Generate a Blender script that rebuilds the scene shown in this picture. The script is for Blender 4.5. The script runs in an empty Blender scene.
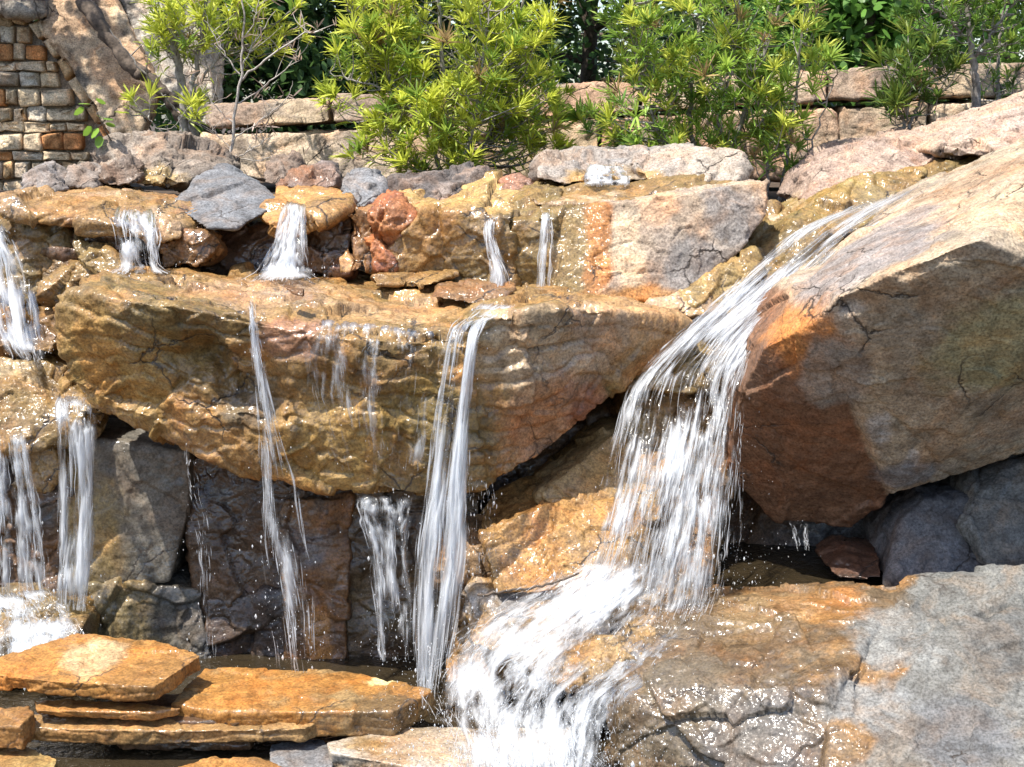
import bpy, bmesh, math, random
import numpy as np
from mathutils import Vector, Matrix
R = math.radians
C = bpy.context.scene.collection
SC = bpy.context.scene

# ------------------------------------------------------------------ camera, sky, sun, exposure
PITCH = R(10.6); CAMZ = 2.3; FPX = 1407.0
cam = bpy.data.cameras.new('camera'); cam.sensor_width = 36; cam.lens = 36*FPX/1024
cam.clip_start = 0.05; cam.clip_end = 3000
camo = bpy.data.objects.new('camera', cam); C.objects.link(camo)
camo.location = (0, 0, CAMZ); camo.rotation_euler = (R(90)-PITCH, 0, 0)
SC.camera = camo

SUN_TO = Vector((0.36, 0.27, -1.0)).normalized()        # the way the light travels
elev = math.asin(-SUN_TO.z); azim = math.atan2(-SUN_TO.x, -SUN_TO.y)
w = bpy.data.worlds.new("World"); SC.world = w; w.use_nodes = True
nt = w.node_tree; nt.nodes.clear()
sky = nt.nodes.new('ShaderNodeTexSky'); sky.sky_type = 'NISHITA'; sky.sun_disc = False
sky.sun_elevation = elev; sky.sun_rotation = azim; sky.air_density = 1.0; sky.dust_density = 1.5
bg = nt.nodes.new('ShaderNodeBackground'); bg.inputs[1].default_value = 0.145
wo = nt.nodes.new('ShaderNodeOutputWorld')
nt.links.new(sky.outputs[0], bg.inputs[0]); nt.links.new(bg.outputs[0], wo.inputs[0])
sl = bpy.data.lights.new('sun', 'SUN'); sl.energy = 4.6; sl.angle = R(0.5); sl.color = (1.0, 0.955, 0.88)
so = bpy.data.objects.new('sun', sl); C.objects.link(so)
so.rotation_euler = SUN_TO.to_track_quat('-Z', 'Y').to_euler(); so.location = (-4, -3, 9)
SC.view_settings.view_transform = 'Standard'; SC.view_settings.look = 'None'
SC.view_settings.exposure = 0.93; SC.view_settings.gamma = 1; SC.view_settings.use_curve_mapping = False
SC.render.engine = 'CYCLES'
SC.cycles.max_bounces = 8; SC.cycles.transparent_max_bounces = 24; SC.cycles.diffuse_bounces = 3
SC.cycles.caustics_reflective = False; SC.cycles.caustics_refractive = False
SC.cycles.sample_clamp_indirect = 4

# ------------------------------------------------------------------ helpers
cp, sp = math.cos(PITCH), math.sin(PITCH)
def P(px, py, Y):
    """world point seen at pixel px,py at the depth Y"""
    a = (px-512)/FPX; b = (383.5-py)/FPX
    dx, dy, dz = a, cp+b*sp, -sp+b*cp
    t = Y/dy
    return np.array((dx*t, Y, CAMZ+dz*t))
def PZ(px, py, z):
    a = (px-512)/FPX; b = (383.5-py)/FPX
    d = np.array((a, cp+b*sp, -sp+b*cp))
    return np.array((0, 0, CAMZ)) + d*((z-CAMZ)/d[2])

def h01(ix, iy, iz, seed):
    h = (ix*374761393 + iy*668265263 + iz*2147483647 + seed*1274126177) & 0xFFFFFFFF
    h = ((h ^ (h >> 13))*1274126177) & 0xFFFFFFFF
    h = ((h ^ (h >> 16))*2246822519) & 0xFFFFFFFF
    return ((h ^ (h >> 15)) & 0xFFFFFF)/16777215.0
def vnoise(p, seed=0):
    f = np.floor(p); i = f.astype(np.int64); u = p-f
    u = u*u*u*(u*(u*6-15)+10)
    r = 0
    for dx in (0, 1):
        wx = u[:, 0] if dx else 1-u[:, 0]
        for dy in (0, 1):
            wy = u[:, 1] if dy else 1-u[:, 1]
            for dz in (0, 1):
                wz = u[:, 2] if dz else 1-u[:, 2]
                r = r + wx*wy*wz*h01(i[:, 0]+dx, i[:, 1]+dy, i[:, 2]+dz, seed)
    return r*2-1
_rot = np.array(((0.36, 0.48, -0.8), (-0.8, 0.6, 0.0), (0.48, 0.64, 0.6)))
def fbm(p, oct=4, seed=0, gain=0.5, ridged=False):
    r = 0; a = 1.0; s = 0; q = p
    for o in range(oct):
        n = vnoise(q, seed+o*17)
        if ridged: n = 1-2*np.abs(n)
        r = r+a*n; s += a; a *= gain
        q = (q@_rot)*2.03+3.1
    return r/s
def voro(p, seed=0):
    """nearest jittered cell: its id hash (three values), the offset to it, F2-F1"""
    f = np.floor(p).astype(np.int64); n = len(p)
    b1 = np.full(n, 9.0); b2 = np.full(n, 9.0); off = np.zeros((n, 3)); cid = np.zeros((n, 3), np.int64)
    for dx in (-1, 0, 1):
        for dy in (-1, 0, 1):
            for dz in (-1, 0, 1):
                c = f+np.array((dx, dy, dz))
                j = np.stack([h01(c[:, 0], c[:, 1], c[:, 2], seed+k) for k in (1, 2, 3)], 1)
                d = p-(c+j); q = (d*d).sum(1)
                m = q < b1
                b2 = np.where(m, b1, np.minimum(b2, q)); b1 = np.where(m, q, b1)
                off[m] = d[m]; cid[m] = c[m]
    rv = np.stack([h01(cid[:, 0], cid[:, 1], cid[:, 2], seed+k)*2-1 for k in (7, 8, 9)], 1)
    return rv, off, np.sqrt(b2)-np.sqrt(b1)
def sstep(a, b, x):
    t = np.clip((x-a)/(b-a), 0, 1); return t*t*(3-2*t)

def mk(name, V, F, mat, parent=None, smooth=True, origin=None, cols=None, floats=None, uv=None):
    """one mesh object; F is a list of (n,3) / (n,4) index arrays"""
    V = np.asarray(V, float)
    if origin is None:
        lo, hi = V.min(0), V.max(0); origin = np.array(((lo[0]+hi[0])/2, (lo[1]+hi[1])/2, lo[2]))
    origin = np.asarray(origin, float)
    me = bpy.data.meshes.new(name)
    F = [np.asarray(f, np.int32) for f in F if len(f)]
    me.vertices.add(len(V)); me.vertices.foreach_set('co', (V-origin).astype(np.float32).ravel())
    tot = np.concatenate([np.full(len(f), f.shape[1], np.int32) for f in F])
    idx = np.concatenate([f.ravel() for f in F])
    me.loops.add(len(idx)); me.loops.foreach_set('vertex_index', idx)
    me.polygons.add(len(tot))
    st = np.concatenate(([0], np.cumsum(tot)[:-1])).astype(np.int32)
    me.polygons.foreach_set('loop_start', st); me.polygons.foreach_set('loop_total', tot)
    me.polygons.foreach_set('use_smooth', np.full(len(tot), smooth))
    me.update(calc_edges=True)
    if cols is not None:
        a = me.color_attributes.new('col', 'FLOAT_COLOR', 'POINT')
        a.data.foreach_set('color', np.concatenate((cols, np.ones((len(V), 1))), 1).astype(np.float32).ravel())
    for k, v in (floats or {}).items():
        a = me.attributes.new(k, 'FLOAT', 'POINT'); a.data.foreach_set('value', np.asarray(v, np.float32))
    o = bpy.data.objects.new(name, me); C.objects.link(o)
    if mat: me.materials.append(mat)
    o.location = origin
    if parent is not None:
        o.parent = parent; o.location = origin-np.array(parent.location)
    return o
def tag(o, label=None, cat=None, group=None, kind=None):
    if label: o['label'] = label
    if cat: o['category'] = cat
    if group: o['group'] = group
    if kind: o['kind'] = kind
    return o
def empty(name, loc, label, cat, group=None):
    o = bpy.data.objects.new(name, None); C.objects.link(o); o.location = loc; o.empty_display_size = .1
    return tag(o, label, cat, group)

# ------------------------------------------------------------------ materials
def nodes(name):
    m = bpy.data.materials.new(name); m.use_nodes = True
    t = m.node_tree; t.nodes.clear()
    out = t.nodes.new('ShaderNodeOutputMaterial')
    return m, t, out
def N(t, typ, **kw):
    n = t.nodes.new(typ)
    for k, v in kw.items():
        if k.startswith('i_'): n.inputs[k[2:].replace('_', ' ')].default_value = v
        else: setattr(n, k, v)
    return n
def ramp(t, pts):
    n = t.nodes.new('ShaderNodeValToRGB'); e = n.color_ramp.elements
    while len(e) < len(pts): e.new(0.5)
    for i, (p, c) in enumerate(pts):
        e[i].position = p; e[i].color = (c, c, c, 1) if not hasattr(c, '__len__') else (*c, 1)
    return n
def mixc(t, typ='MULTIPLY', fac=1.0):
    n = t.nodes.new('ShaderNodeMix'); n.data_type = 'RGBA'; n.blend_type = typ
    n.inputs[0].default_value = fac
    return n
def stone_mat():
    m, t, out = nodes('stone'); L = t.links.new
    tc = N(t, 'ShaderNodeTexCoord')
    col = N(t, 'ShaderNodeAttribute', attribute_name='col'); wet = N(t, 'ShaderNodeAttribute', attribute_name='wet')
    n1 = N(t, 'ShaderNodeTexNoise', i_Scale=14, i_Detail=8, i_Roughness=.68)
    n2 = N(t, 'ShaderNodeTexNoise', i_Scale=95, i_Detail=5, i_Roughness=.7)
    n3 = N(t, 'ShaderNodeTexNoise', i_Scale=5, i_Detail=5, i_Roughness=.6, i_Distortion=.8)
    for n in (n1, n2, n3): L(tc.outputs['Object'], n.inputs['Vector'])
    r1 = ramp(t, ((.30, (.58, .55, .53)), (.52, (1, 1, 1)), (.72, (1.3, 1.28, 1.25))))
    r2 = ramp(t, ((.32, (.42, .40, .38)), (.52, (1.03, 1.03, 1.03)), (.70, (1.55, 1.52, 1.5))))
    r3 = ramp(t, ((.35, (1.12, .95, .82)), (.5, (1, 1, 1)), (.66, (.93, .97, 1.0))))
    L(n1.outputs[0], r1.inputs[0]); L(n2.outputs[0], r2.inputs[0]); L(n3.outputs[0], r3.inputs[0])
    m1, m2, m3 = mixc(t), mixc(t), mixc(t)
    L(col.outputs['Color'], m1.inputs[6]); L(r1.outputs[0], m1.inputs[7])
    L(m1.outputs[2], m2.inputs[6]); L(r2.outputs[0], m2.inputs[7])
    L(m2.outputs[2], m3.inputs[6]); L(r3.outputs[0], m3.inputs[7])
    b = N(t, 'ShaderNodeBsdfPrincipled')
    dn = N(t, 'ShaderNodeTexNoise', i_Scale=3.5, i_Detail=5, i_Roughness=.6); L(tc.outputs['Object'], dn.inputs['Vector'])
    va = N(t, 'ShaderNodeVectorMath', operation='MULTIPLY_ADD'); L(dn.outputs['Color'], va.inputs[0]); va.inputs[1].default_value = (.24, .24, .24); L(tc.outputs['Object'], va.inputs[2])
    vc = N(t, 'ShaderNodeTexVoronoi', feature='DISTANCE_TO_EDGE', i_Scale=3.2); L(va.outputs[0], vc.inputs['Vector'])
    gn = N(t, 'ShaderNodeTexNoise', i_Scale=2.3, i_Detail=3); L(tc.outputs['Object'], gn.inputs['Vector'])
    gr = ramp(t, ((.52, 0.0), (.60, 1.0))); L(gn.outputs[0], gr.inputs[0])
    cr = ramp(t, ((.0, 1.0), (.022, 0.0))); L(vc.outputs['Distance'], cr.inputs[0])
    ck = N(t, 'ShaderNodeMath', operation='MULTIPLY'); L(gr.outputs[0], ck.inputs[0]); L(cr.outputs[0], ck.inputs[1])
    m4 = mixc(t, 'MIX'); L(ck.outputs[0], m4.inputs[0]); L(m3.outputs[2], m4.inputs[6]); m4.inputs[7].default_value = (.035, .026, .02, 1)
    L(m4.outputs[2], b.inputs['Base Color'])
    mr = N(t, 'ShaderNodeMapRange'); mr.inputs[3].default_value = .88; mr.inputs[4].default_value = .5
    L(wet.outputs['Fac'], mr.inputs[0]); L(mr.outputs[0], b.inputs['Roughness'])
    b.inputs['Specular IOR Level'].default_value = .3
    # grain and pits
    nb = N(t, 'ShaderNodeTexNoise', i_Scale=30, i_Detail=7, i_Roughness=.66)
    L(tc.outputs['Object'], nb.inputs['Vector'])
    bp = N(t, 'ShaderNodeBump', i_Strength=.6, i_Distance=.02)
    hs = N(t, 'ShaderNodeMath', operation='MULTIPLY_ADD'); L(ck.outputs[0], hs.inputs[0]); hs.inputs[1].default_value = -.9; L(nb.outputs[0], hs.inputs[2])
    rl = N(t, 'ShaderNodeAttribute', attribute_name='relief'); rm = N(t, 'ShaderNodeMath', operation='MULTIPLY'); rm.inputs[1].default_value = .6
    L(rl.outputs['Fac'], rm.inputs[0]); L(rm.outputs[0], bp.inputs['Strength'])
    L(hs.outputs[0], bp.inputs['Height']); L(bp.outputs[0], b.inputs['Normal'])
    # running film of water: gloss with its own ripples
    nf = N(t, 'ShaderNodeTexNoise', i_Scale=21, i_Detail=2.5, i_Roughness=.5, i_Distortion=1.0)
    L(tc.outputs['Object'], nf.inputs['Vector'])
    bf = N(t, 'ShaderNodeBump', i_Strength=1.0, i_Distance=.014)
    L(nf.outputs[0], bf.inputs['Height'])
    L(bf.outputs[0], b.inputs['Coat Normal'])
    nw = N(t, 'ShaderNodeTexNoise', i_Scale=4.5, i_Detail=4, i_Roughness=.6); L(tc.outputs['Object'], nw.inputs['Vector'])
    rw = ramp(t, ((.40, .12), (.60, 1.0))); L(nw.outputs[0], rw.inputs[0])
    mw = N(t, 'ShaderNodeMath', operation='MULTIPLY'); L(wet.outputs['Fac'], mw.inputs[0]); L(rw.outputs[0], mw.inputs[1])
    L(mw.outputs[0], b.inputs['Coat Weight']); b.inputs['Coat Roughness'].default_value = .15
    b.inputs['Coat IOR'].default_value = 1.6
    L(b.outputs[0], out.inputs[0])
    return m
STONE = stone_mat()
def leaf_mat(name, trans=.45, rough=.42):
    m, t, out = nodes(name); L = t.links.new
    col = N(t, 'ShaderNodeAttribute', attribute_name='col')
    b = N(t, 'ShaderNodeBsdfPrincipled', i_Roughness=rough); b.inputs['Specular IOR Level'].default_value = .35
    tr = N(t, 'ShaderNodeBsdfTranslucent')
    mx = N(t, 'ShaderNodeMixShader'); mx.inputs[0].default_value = trans
    L(col.outputs['Color'], b.inputs['Base Color']); L(col.outputs['Color'], tr.inputs[0])
    L(b.outputs[0], mx.inputs[1]); L(tr.outputs[0], mx.inputs[2]); L(mx.outputs[0], out.inputs[0])
    return m
LEAF = leaf_mat('leaf')
def bark_mat(name, a, c, scale=30):
    m, t, out = nodes(name); L = t.links.new
    tc = N(t, 'ShaderNodeTexCoord'); n = N(t, 'ShaderNodeTexNoise', i_Scale=scale, i_Detail=7, i_Roughness=.7)
    L(tc.outputs['Object'], n.inputs['Vector'])
    r = ramp(t, ((.35, a), (.65, c))); L(n.outputs[0], r.inputs[0])
    b = N(t, 'ShaderNodeBsdfPrincipled', i_Roughness=.9); L(r.outputs[0], b.inputs['Base Color'])
    bp = N(t, 'ShaderNodeBump', i_Strength=.6, i_Distance=.01); L(n.outputs[0], bp.inputs['Height']); L(bp.outputs[0], b.inputs['Normal'])
    L(b.outputs[0], out.inputs[0]); return m
BARK = bark_mat('grey_bark', (.12, .10, .085), (.36, .33, .30))
BARKB = bark_mat('brown_bark', (.035, .025, .018), (.15, .11, .08))
TWIG = bark_mat('dry_twig', (.24, .20, .17), (.5, .46, .41))
SOIL = bark_mat('gap_dark_soil', (.025, .016, .010), (.08, .05, .03), 9)  # soil made very dark so the gaps between rocks look shaded
def water_mat(name, col=(.93, .95, .97), rough=.3):
    """white aerated water; the attribute foam says how much air it carries"""
    m, t, out = nodes(name); L = t.links.new
    a = N(t, 'ShaderNodeAttribute', attribute_name='foam')
    b = N(t, 'ShaderNodeBsdfPrincipled', i_Roughness=rough); b.inputs['Base Color'].default_value = (*col, 1)
    tl = N(t, 'ShaderNodeBsdfTranslucent'); tl.inputs[0].default_value = (*col, 1)
    m1 = N(t, 'ShaderNodeMixShader'); m1.inputs[0].default_value = .7
    tr = N(t, 'ShaderNodeBsdfTransparent'); mx = N(t, 'ShaderNodeMixShader')
    L(b.outputs[0], m1.inputs[1]); L(tl.outputs[0], m1.inputs[2])
    L(a.outputs['Fac'], mx.inputs[0]); L(tr.outputs[0], mx.inputs[1]); L(m1.outputs[0], mx.inputs[2]); L(mx.outputs[0], out.inputs[0])
    return m
FOAM = water_mat('white_water')
def sheet_mat():
    """clear running water with white streaks along the flow (st: across, along)"""
    m, t, out = nodes('running_water'); L = t.links.new
    a = N(t, 'ShaderNodeAttribute', attribute_name='foam')
    b = N(t, 'ShaderNodeBsdfPrincipled', i_Roughness=.2); b.inputs['Base Color'].default_value = (.9, .93, .96, 1)
    tl = N(t, 'ShaderNodeBsdfTranslucent'); tl.inputs[0].default_value = (.9, .93, .96, 1)
    m1 = N(t, 'ShaderNodeMixShader'); m1.inputs[0].default_value = .5
    tr = N(t, 'ShaderNodeBsdfTransparent'); gl = N(t, 'ShaderNodeBsdfGlossy', i_Roughness=.08); gl.inputs[0].default_value = (.45, .44, .42, 1)
    fr = N(t, 'ShaderNodeFresnel', i_IOR=1.33)
    clear = N(t, 'ShaderNodeMixShader'); mx = N(t, 'ShaderNodeMixShader')
    fm = N(t, 'ShaderNodeMath', operation='MULTIPLY'); fm.inputs[1].default_value = .45; L(fr.outputs[0], fm.inputs[0]); L(fm.outputs[0], clear.inputs[0]); L(tr.outputs[0], clear.inputs[1]); L(gl.outputs[0], clear.inputs[2])
    L(b.outputs[0], m1.inputs[1]); L(tl.outputs[0], m1.inputs[2])
    L(a.outputs['Fac'], mx.inputs[0]); L(clear.outputs[0], mx.inputs[1]); L(m1.outputs[0], mx.inputs[2])
    L(mx.outputs[0], out.inputs[0]); return m
SHEET = sheet_mat()
def pool_mat():
    m, t, out = nodes('pool_water'); L = t.links.new
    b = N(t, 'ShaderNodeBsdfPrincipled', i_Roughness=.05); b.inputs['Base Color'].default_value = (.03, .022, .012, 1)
    tc = N(t, 'ShaderNodeTexCoord'); n = N(t, 'ShaderNodeTexNoise', i_Scale=16, i_Detail=4, i_Distortion=1.2)
    L(tc.outputs['Object'], n.inputs['Vector'])
    bp = N(t, 'ShaderNodeBump', i_Strength=.5, i_Distance=.03); L(n.outputs[0], bp.inputs['Height']); L(bp.outputs[0], b.inputs['Normal'])
    L(b.outputs[0], out.inputs[0]); return m
POOL = pool_mat()

# ------------------------------------------------------------------ rocks
OCHRE = (.275, .158, .053); OLIVE = (.185, .125, .045); ORANGE = (.38, .165, .055); DARK = (.10, .055, .028)
RED = (.24, .085, .045); GREY = (.27, .265, .265); TAN = (.50, .36, .24); PURPLE = (.16, .128, .105)
PALE = (.66, .56, .44); BROWN = (.22, .115, .045); SLATE = (.13, .125, .125); BLUE = (.10, .11, .13); GOLD = (.40, .22, .075)
def hull_faces(pts, rng, cuts, cut):
    bm = bmesh.new()
    for p in pts: bm.verts.new(p)
    bmesh.ops.convex_hull(bm, input=bm.verts[:])
    co = np.array([v.co for v in bm.verts]); ext = (co.max(0)-co.min(0))
    for k in range(cuts):
        n = Vector(rng.normal(size=3)).normalized()
        s = np.array([v.co.dot(n) for v in bm.verts]); rngs = s.max()-s.min()
        d = s.max()-rngs*cut*rng.uniform(.3, 1)
        bmesh.ops.bisect_plane(bm, geom=bm.verts[:]+bm.edges[:]+bm.faces[:], plane_co=n*d, plane_no=n, clear_outer=True)
        bm2 = bmesh.new()
        for v in bm.verts: bm2.verts.new(v.co)
        bmesh.ops.convex_hull(bm2, input=bm2.verts[:]); bm.free(); bm = bm2
    for v in [v for v in bm.verts if not v.link_faces]: bm.verts.remove(v)
    bmesh.ops.triangulate(bm, faces=bm.faces[:]); bm.verts.index_update()
    V = np.array([v.co[:] for v in bm.verts]); F = [[v.index for v in f.verts] for f in bm.faces]
    bm.free(); return V, F
def rock(name, label, cat, hulls, a, b, c=None, wet=1.0, spots=(), v=.0085, d=.5, seed=0, amp=.022, facet=.05, fs=3.2,
         strata=.0, dip=(0, 0, 1), sfreq=16, dents=(), cuts=5, cut=.07, group=None, parent=None, smooth=2, cscale=1.6, mix=.5, crack=.012, sides=(), relief=1.0):
    rng = np.random.default_rng(seed+11)
    V = []; F = []; n = 0
    for h in hulls:
        dd = d
        if isinstance(h, tuple): h, dd = h
        pts = []
        for q in h:
            p = P(*q[:3]) if len(q) == 3 else np.array(q[1:4])
            pts.append(p)
            if dd: pts.append(p+np.array((0, dd, 0)))
        hv, hf = hull_faces([tuple(p) for p in pts], rng, cuts, cut)
        V.append(hv); F += [[i+n for i in f] for f in hf]; n += len(hv)
    V = np.concatenate(V)
    me = bpy.data.meshes.new('t'); me.from_pydata(V.tolist(), [], F); me.update()
    o = bpy.data.objects.new('t', me); C.objects.link(o)
    md = o.modifiers.new('r', 'REMESH'); md.mode = 'VOXEL'; md.voxel_size = v
    dg = bpy.context.evaluated_depsgraph_get(); dg.update()
    ev = o.evaluated_get(dg); m2 = ev.to_mesh()
    nv = len(m2.vertices); co = np.empty(nv*3, np.float32); m2.vertices.foreach_get('co', co); co = co.reshape(-1, 3).astype(float)
    npol = len(m2.polygons); lt = np.empty(npol, np.int32); m2.polygons.foreach_get('loop_total', lt)
    li = np.empty(len(m2.loops), np.int32); m2.loops.foreach_get('vertex_index', li)
    ne = len(m2.edges); ed = np.empty(ne*2, np.int32); m2.edges.foreach_get('vertices', ed); ed = ed.reshape(-1, 2)
    ev.to_mesh_clear(); bpy.data.objects.remove(o); bpy.data.meshes.remove(me)
    if (lt == 4).all(): FF = [li.reshape(-1, 4)]
    else:
        st = np.concatenate(([0], np.cumsum(lt)[:-1])); FF = []
        for k in (3, 4):
            s = st[lt == k]
            if len(s): FF.append(li[s[:, None]+np.arange(k)])
    deg = np.bincount(ed.ravel(), minlength=nv).astype(float)[:, None]
    def lap(x):
        r = np.zeros_like(x)
        for k in range(x.shape[1]):
            r[:, k] = np.bincount(ed[:, 0], x[ed[:, 1], k], nv)+np.bincount(ed[:, 1], x[ed[:, 0], k], nv)
        return r/np.maximum(deg, 1)
    for k in range(smooth): co = .4*co+.6*lap(co)
    def normals(co):
        nr = np.zeros_like(co)
        for f in FF:
            k = f.shape[1]; fn = np.cross(co[f[:, 1]]-co[f[:, 0]], co[f[:, k-1]]-co[f[:, 0]])
            for j in range(k):
                for x in range(3): nr[:, x] += np.bincount(f[:, j], fn[:, x], nv)
        return nr/np.maximum(np.linalg.norm(nr, axis=1, keepdims=True), 1e-9)
    nr = normals(co); nrs = nr
    for k in range(6): nrs = lap(nrs)
    nrs /= np.maximum(np.linalg.norm(nrs, axis=1, keepdims=True), 1e-9)
    s0 = seed*7.13
    warp = np.stack([fbm(co*2.2+s0+k*9, 3, seed) for k in range(3)], 1)
    disp = amp*fbm(co*2.6+s0, 4, seed+3)*1.5
    rv, off, f21 = voro((co+warp*.10)*fs+s0, seed)
    gate = sstep(.05, .45, fbm(co*1.7+s0+33, 3, seed+12))
    disp = disp+facet*((rv*off).sum(1))*1.15-crack*(1-sstep(0, .05, f21))*gate
    rv2, off2, g21 = voro((co+warp*.05)*fs*3.1+s0, seed+50)
    disp = disp+facet*.42*((rv2*off2).sum(1))
    rv3, off3, _ = voro((co*np.array((1, 1, 1.7))+warp*.05)*fs*8.5+s0, seed+90)
    disp = disp+facet*.09*((rv3*off3).sum(1))
    if strata:
        dp = np.array(dip, float); dp /= np.linalg.norm(dp)
        hgt = (co@dp)*sfreq+warp[:, 0]*1.6+.7*fbm(co*5+s0, 3, seed+31)
        k = np.floor(hgt); fr = hgt-k
        lv = h01(k.astype(np.int64), k.astype(np.int64)*0, k.astype(np.int64)*0, seed)
        lv1 = h01(k.astype(np.int64)+1, k.astype(np.int64)*0, k.astype(np.int64)*0, seed)
        disp = disp+strata*((lv+(lv1-lv)*sstep(.7, 1, fr))-.5-.55*np.exp(-((fr-.85)/.09)**2))*(.55+.6*fbm(co*3+s0+4, 2, seed+5))
    disp = disp+.006*fbm(co*24+s0, 4, seed+9, .6)
    co = co+nrs*disp[:, None]
    for q in dents:
        p = P(*q[:3]); r = q[3]; dep = q[4]
        dv = co-p; dv[:, 2] *= q[5] if len(q) > 5 else 1
        dd = np.sqrt((dv**2).sum(1))+.7*r*fbm(co*4+s0, 4, seed+4)
        co = co-np.array((0, -1, .15))*dep*(1-sstep(0, r, dd))[:, None]
    # stone colour
    A, B = np.array(a), np.array(b)
    n1 = fbm(co*cscale+s0+20, 5, seed+21, .6)[:, None]
    col = A+(B-A)*sstep(-.35, .35, n1+(mix-.5))
    if c is not None:
        n2 = fbm(co*cscale*2.1+s0+50, 5, seed+41, .62)
        col = col+(np.array(c)-col)*(sstep(.12, .4, n2)*.85)[:, None]
    cv = fbm(co*9+s0, 4, seed+61, .65)
    col = col*(1+.35*cv)[:, None]
    pits = sstep(.35, .6, fbm(co*14+s0, 3, seed+71)); col = col*(1-.35*pits)[:, None]
    W = np.full(nv, float(wet))
    W = np.clip(W*(1+.9*fbm(co*4+s0+70, 4, seed+81)-.1), 0, 1) if wet > 0 else W
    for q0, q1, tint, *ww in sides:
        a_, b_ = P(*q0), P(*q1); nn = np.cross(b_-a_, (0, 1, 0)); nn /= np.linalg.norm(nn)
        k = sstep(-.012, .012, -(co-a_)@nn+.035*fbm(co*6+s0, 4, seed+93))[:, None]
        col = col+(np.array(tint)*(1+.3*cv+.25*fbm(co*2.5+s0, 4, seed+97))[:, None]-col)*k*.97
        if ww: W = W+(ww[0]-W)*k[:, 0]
    for q in spots:
        p = P(*q[:3]); r = q[3]
        dv = (co-p)/np.array(q[6] if len(q) > 6 else (1, 1, 1))
        dd = np.sqrt((dv**2).sum(1))/r+.75*fbm(co*(.9/r)+s0, 6, seed+91, .66)
        k = .92*(1-sstep(.62, 1.12, dd))
        tint = np.array(q[4])*(1+.4*cv)[:, None]
        col = col+(tint-col)*k[:, None]
        if len(q) > 5 and q[5] is not None: W = W+(q[5]-W)*k
    ob = mk(name, co, FF, STONE, parent, cols=np.clip(col, .01, .9), floats={'wet': W, 'relief': np.full(nv, relief)})
    if label: tag(ob, label, cat, group)
    return ob

# ------------------------------------------------------------------ the ground
def ground():
    xs = np.concatenate((np.linspace(-600, -8, 20), np.linspace(-7, 7, 90), np.linspace(8, 600, 20)))
    ys = np.concatenate((np.linspace(-40, 2, 12), np.linspace(2.3, 12, 110), np.linspace(13, 900, 40)))
    X, Y = np.meshgrid(xs, ys, indexing='ij')
    prof_y = [-50, 5.0, 6.15, 6.6, 6.9, 7.6, 8.2, 30, 900]; prof_z = [-.25, -.25, -.2, .8, 1.25, 1.72, 1.86, 1.9, 1.9]
    p = np.stack((X.ravel(), Y.ravel(), np.zeros(X.size)), 1)
    Z = np.interp(Y.ravel()+.25*fbm(p*1.1, 3, 5)*(np.abs(Y.ravel()-6.6) < 1.5), prof_y, prof_z)+.05*fbm(p*2.2, 4, 2)
    p[:, 2] = Z
    nx, ny = len(xs), len(ys); i = np.arange((nx-1)*(ny-1)); a = (i//(ny-1))*ny+i % (ny-1)
    tag(mk('ground', p, [np.stack((a, a+ny, a+ny+1, a+1), 1)], SOIL, origin=(0, 0, 0)), kind='structure')
ground()
def pool():
    xs = np.linspace(-4, 4, 60); ys = np.linspace(3.2, 6.1, 40)
    X, Y = np.meshgrid(xs, ys, indexing='ij'); p = np.stack((X.ravel(), Y.ravel(), np.zeros(X.size)), 1)
    p[:, 2] = -.03+.012*fbm(p*5, 3, 4)
    i = np.arange(59*39); a = (i//39)*40+i % 39
    tag(mk('water', p, [np.stack((a, a+40, a+41, a+1), 1)], POOL, origin=(0, 4, -.03)), kind='structure')
pool()
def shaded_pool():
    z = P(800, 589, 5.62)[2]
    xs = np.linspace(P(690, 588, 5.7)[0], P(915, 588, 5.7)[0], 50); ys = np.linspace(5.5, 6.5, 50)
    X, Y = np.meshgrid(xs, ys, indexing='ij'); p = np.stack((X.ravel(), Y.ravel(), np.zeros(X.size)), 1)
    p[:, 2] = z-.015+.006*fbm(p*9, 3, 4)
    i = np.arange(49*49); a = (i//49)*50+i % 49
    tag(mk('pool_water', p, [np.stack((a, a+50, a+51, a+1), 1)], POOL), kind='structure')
shaded_pool()

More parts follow.
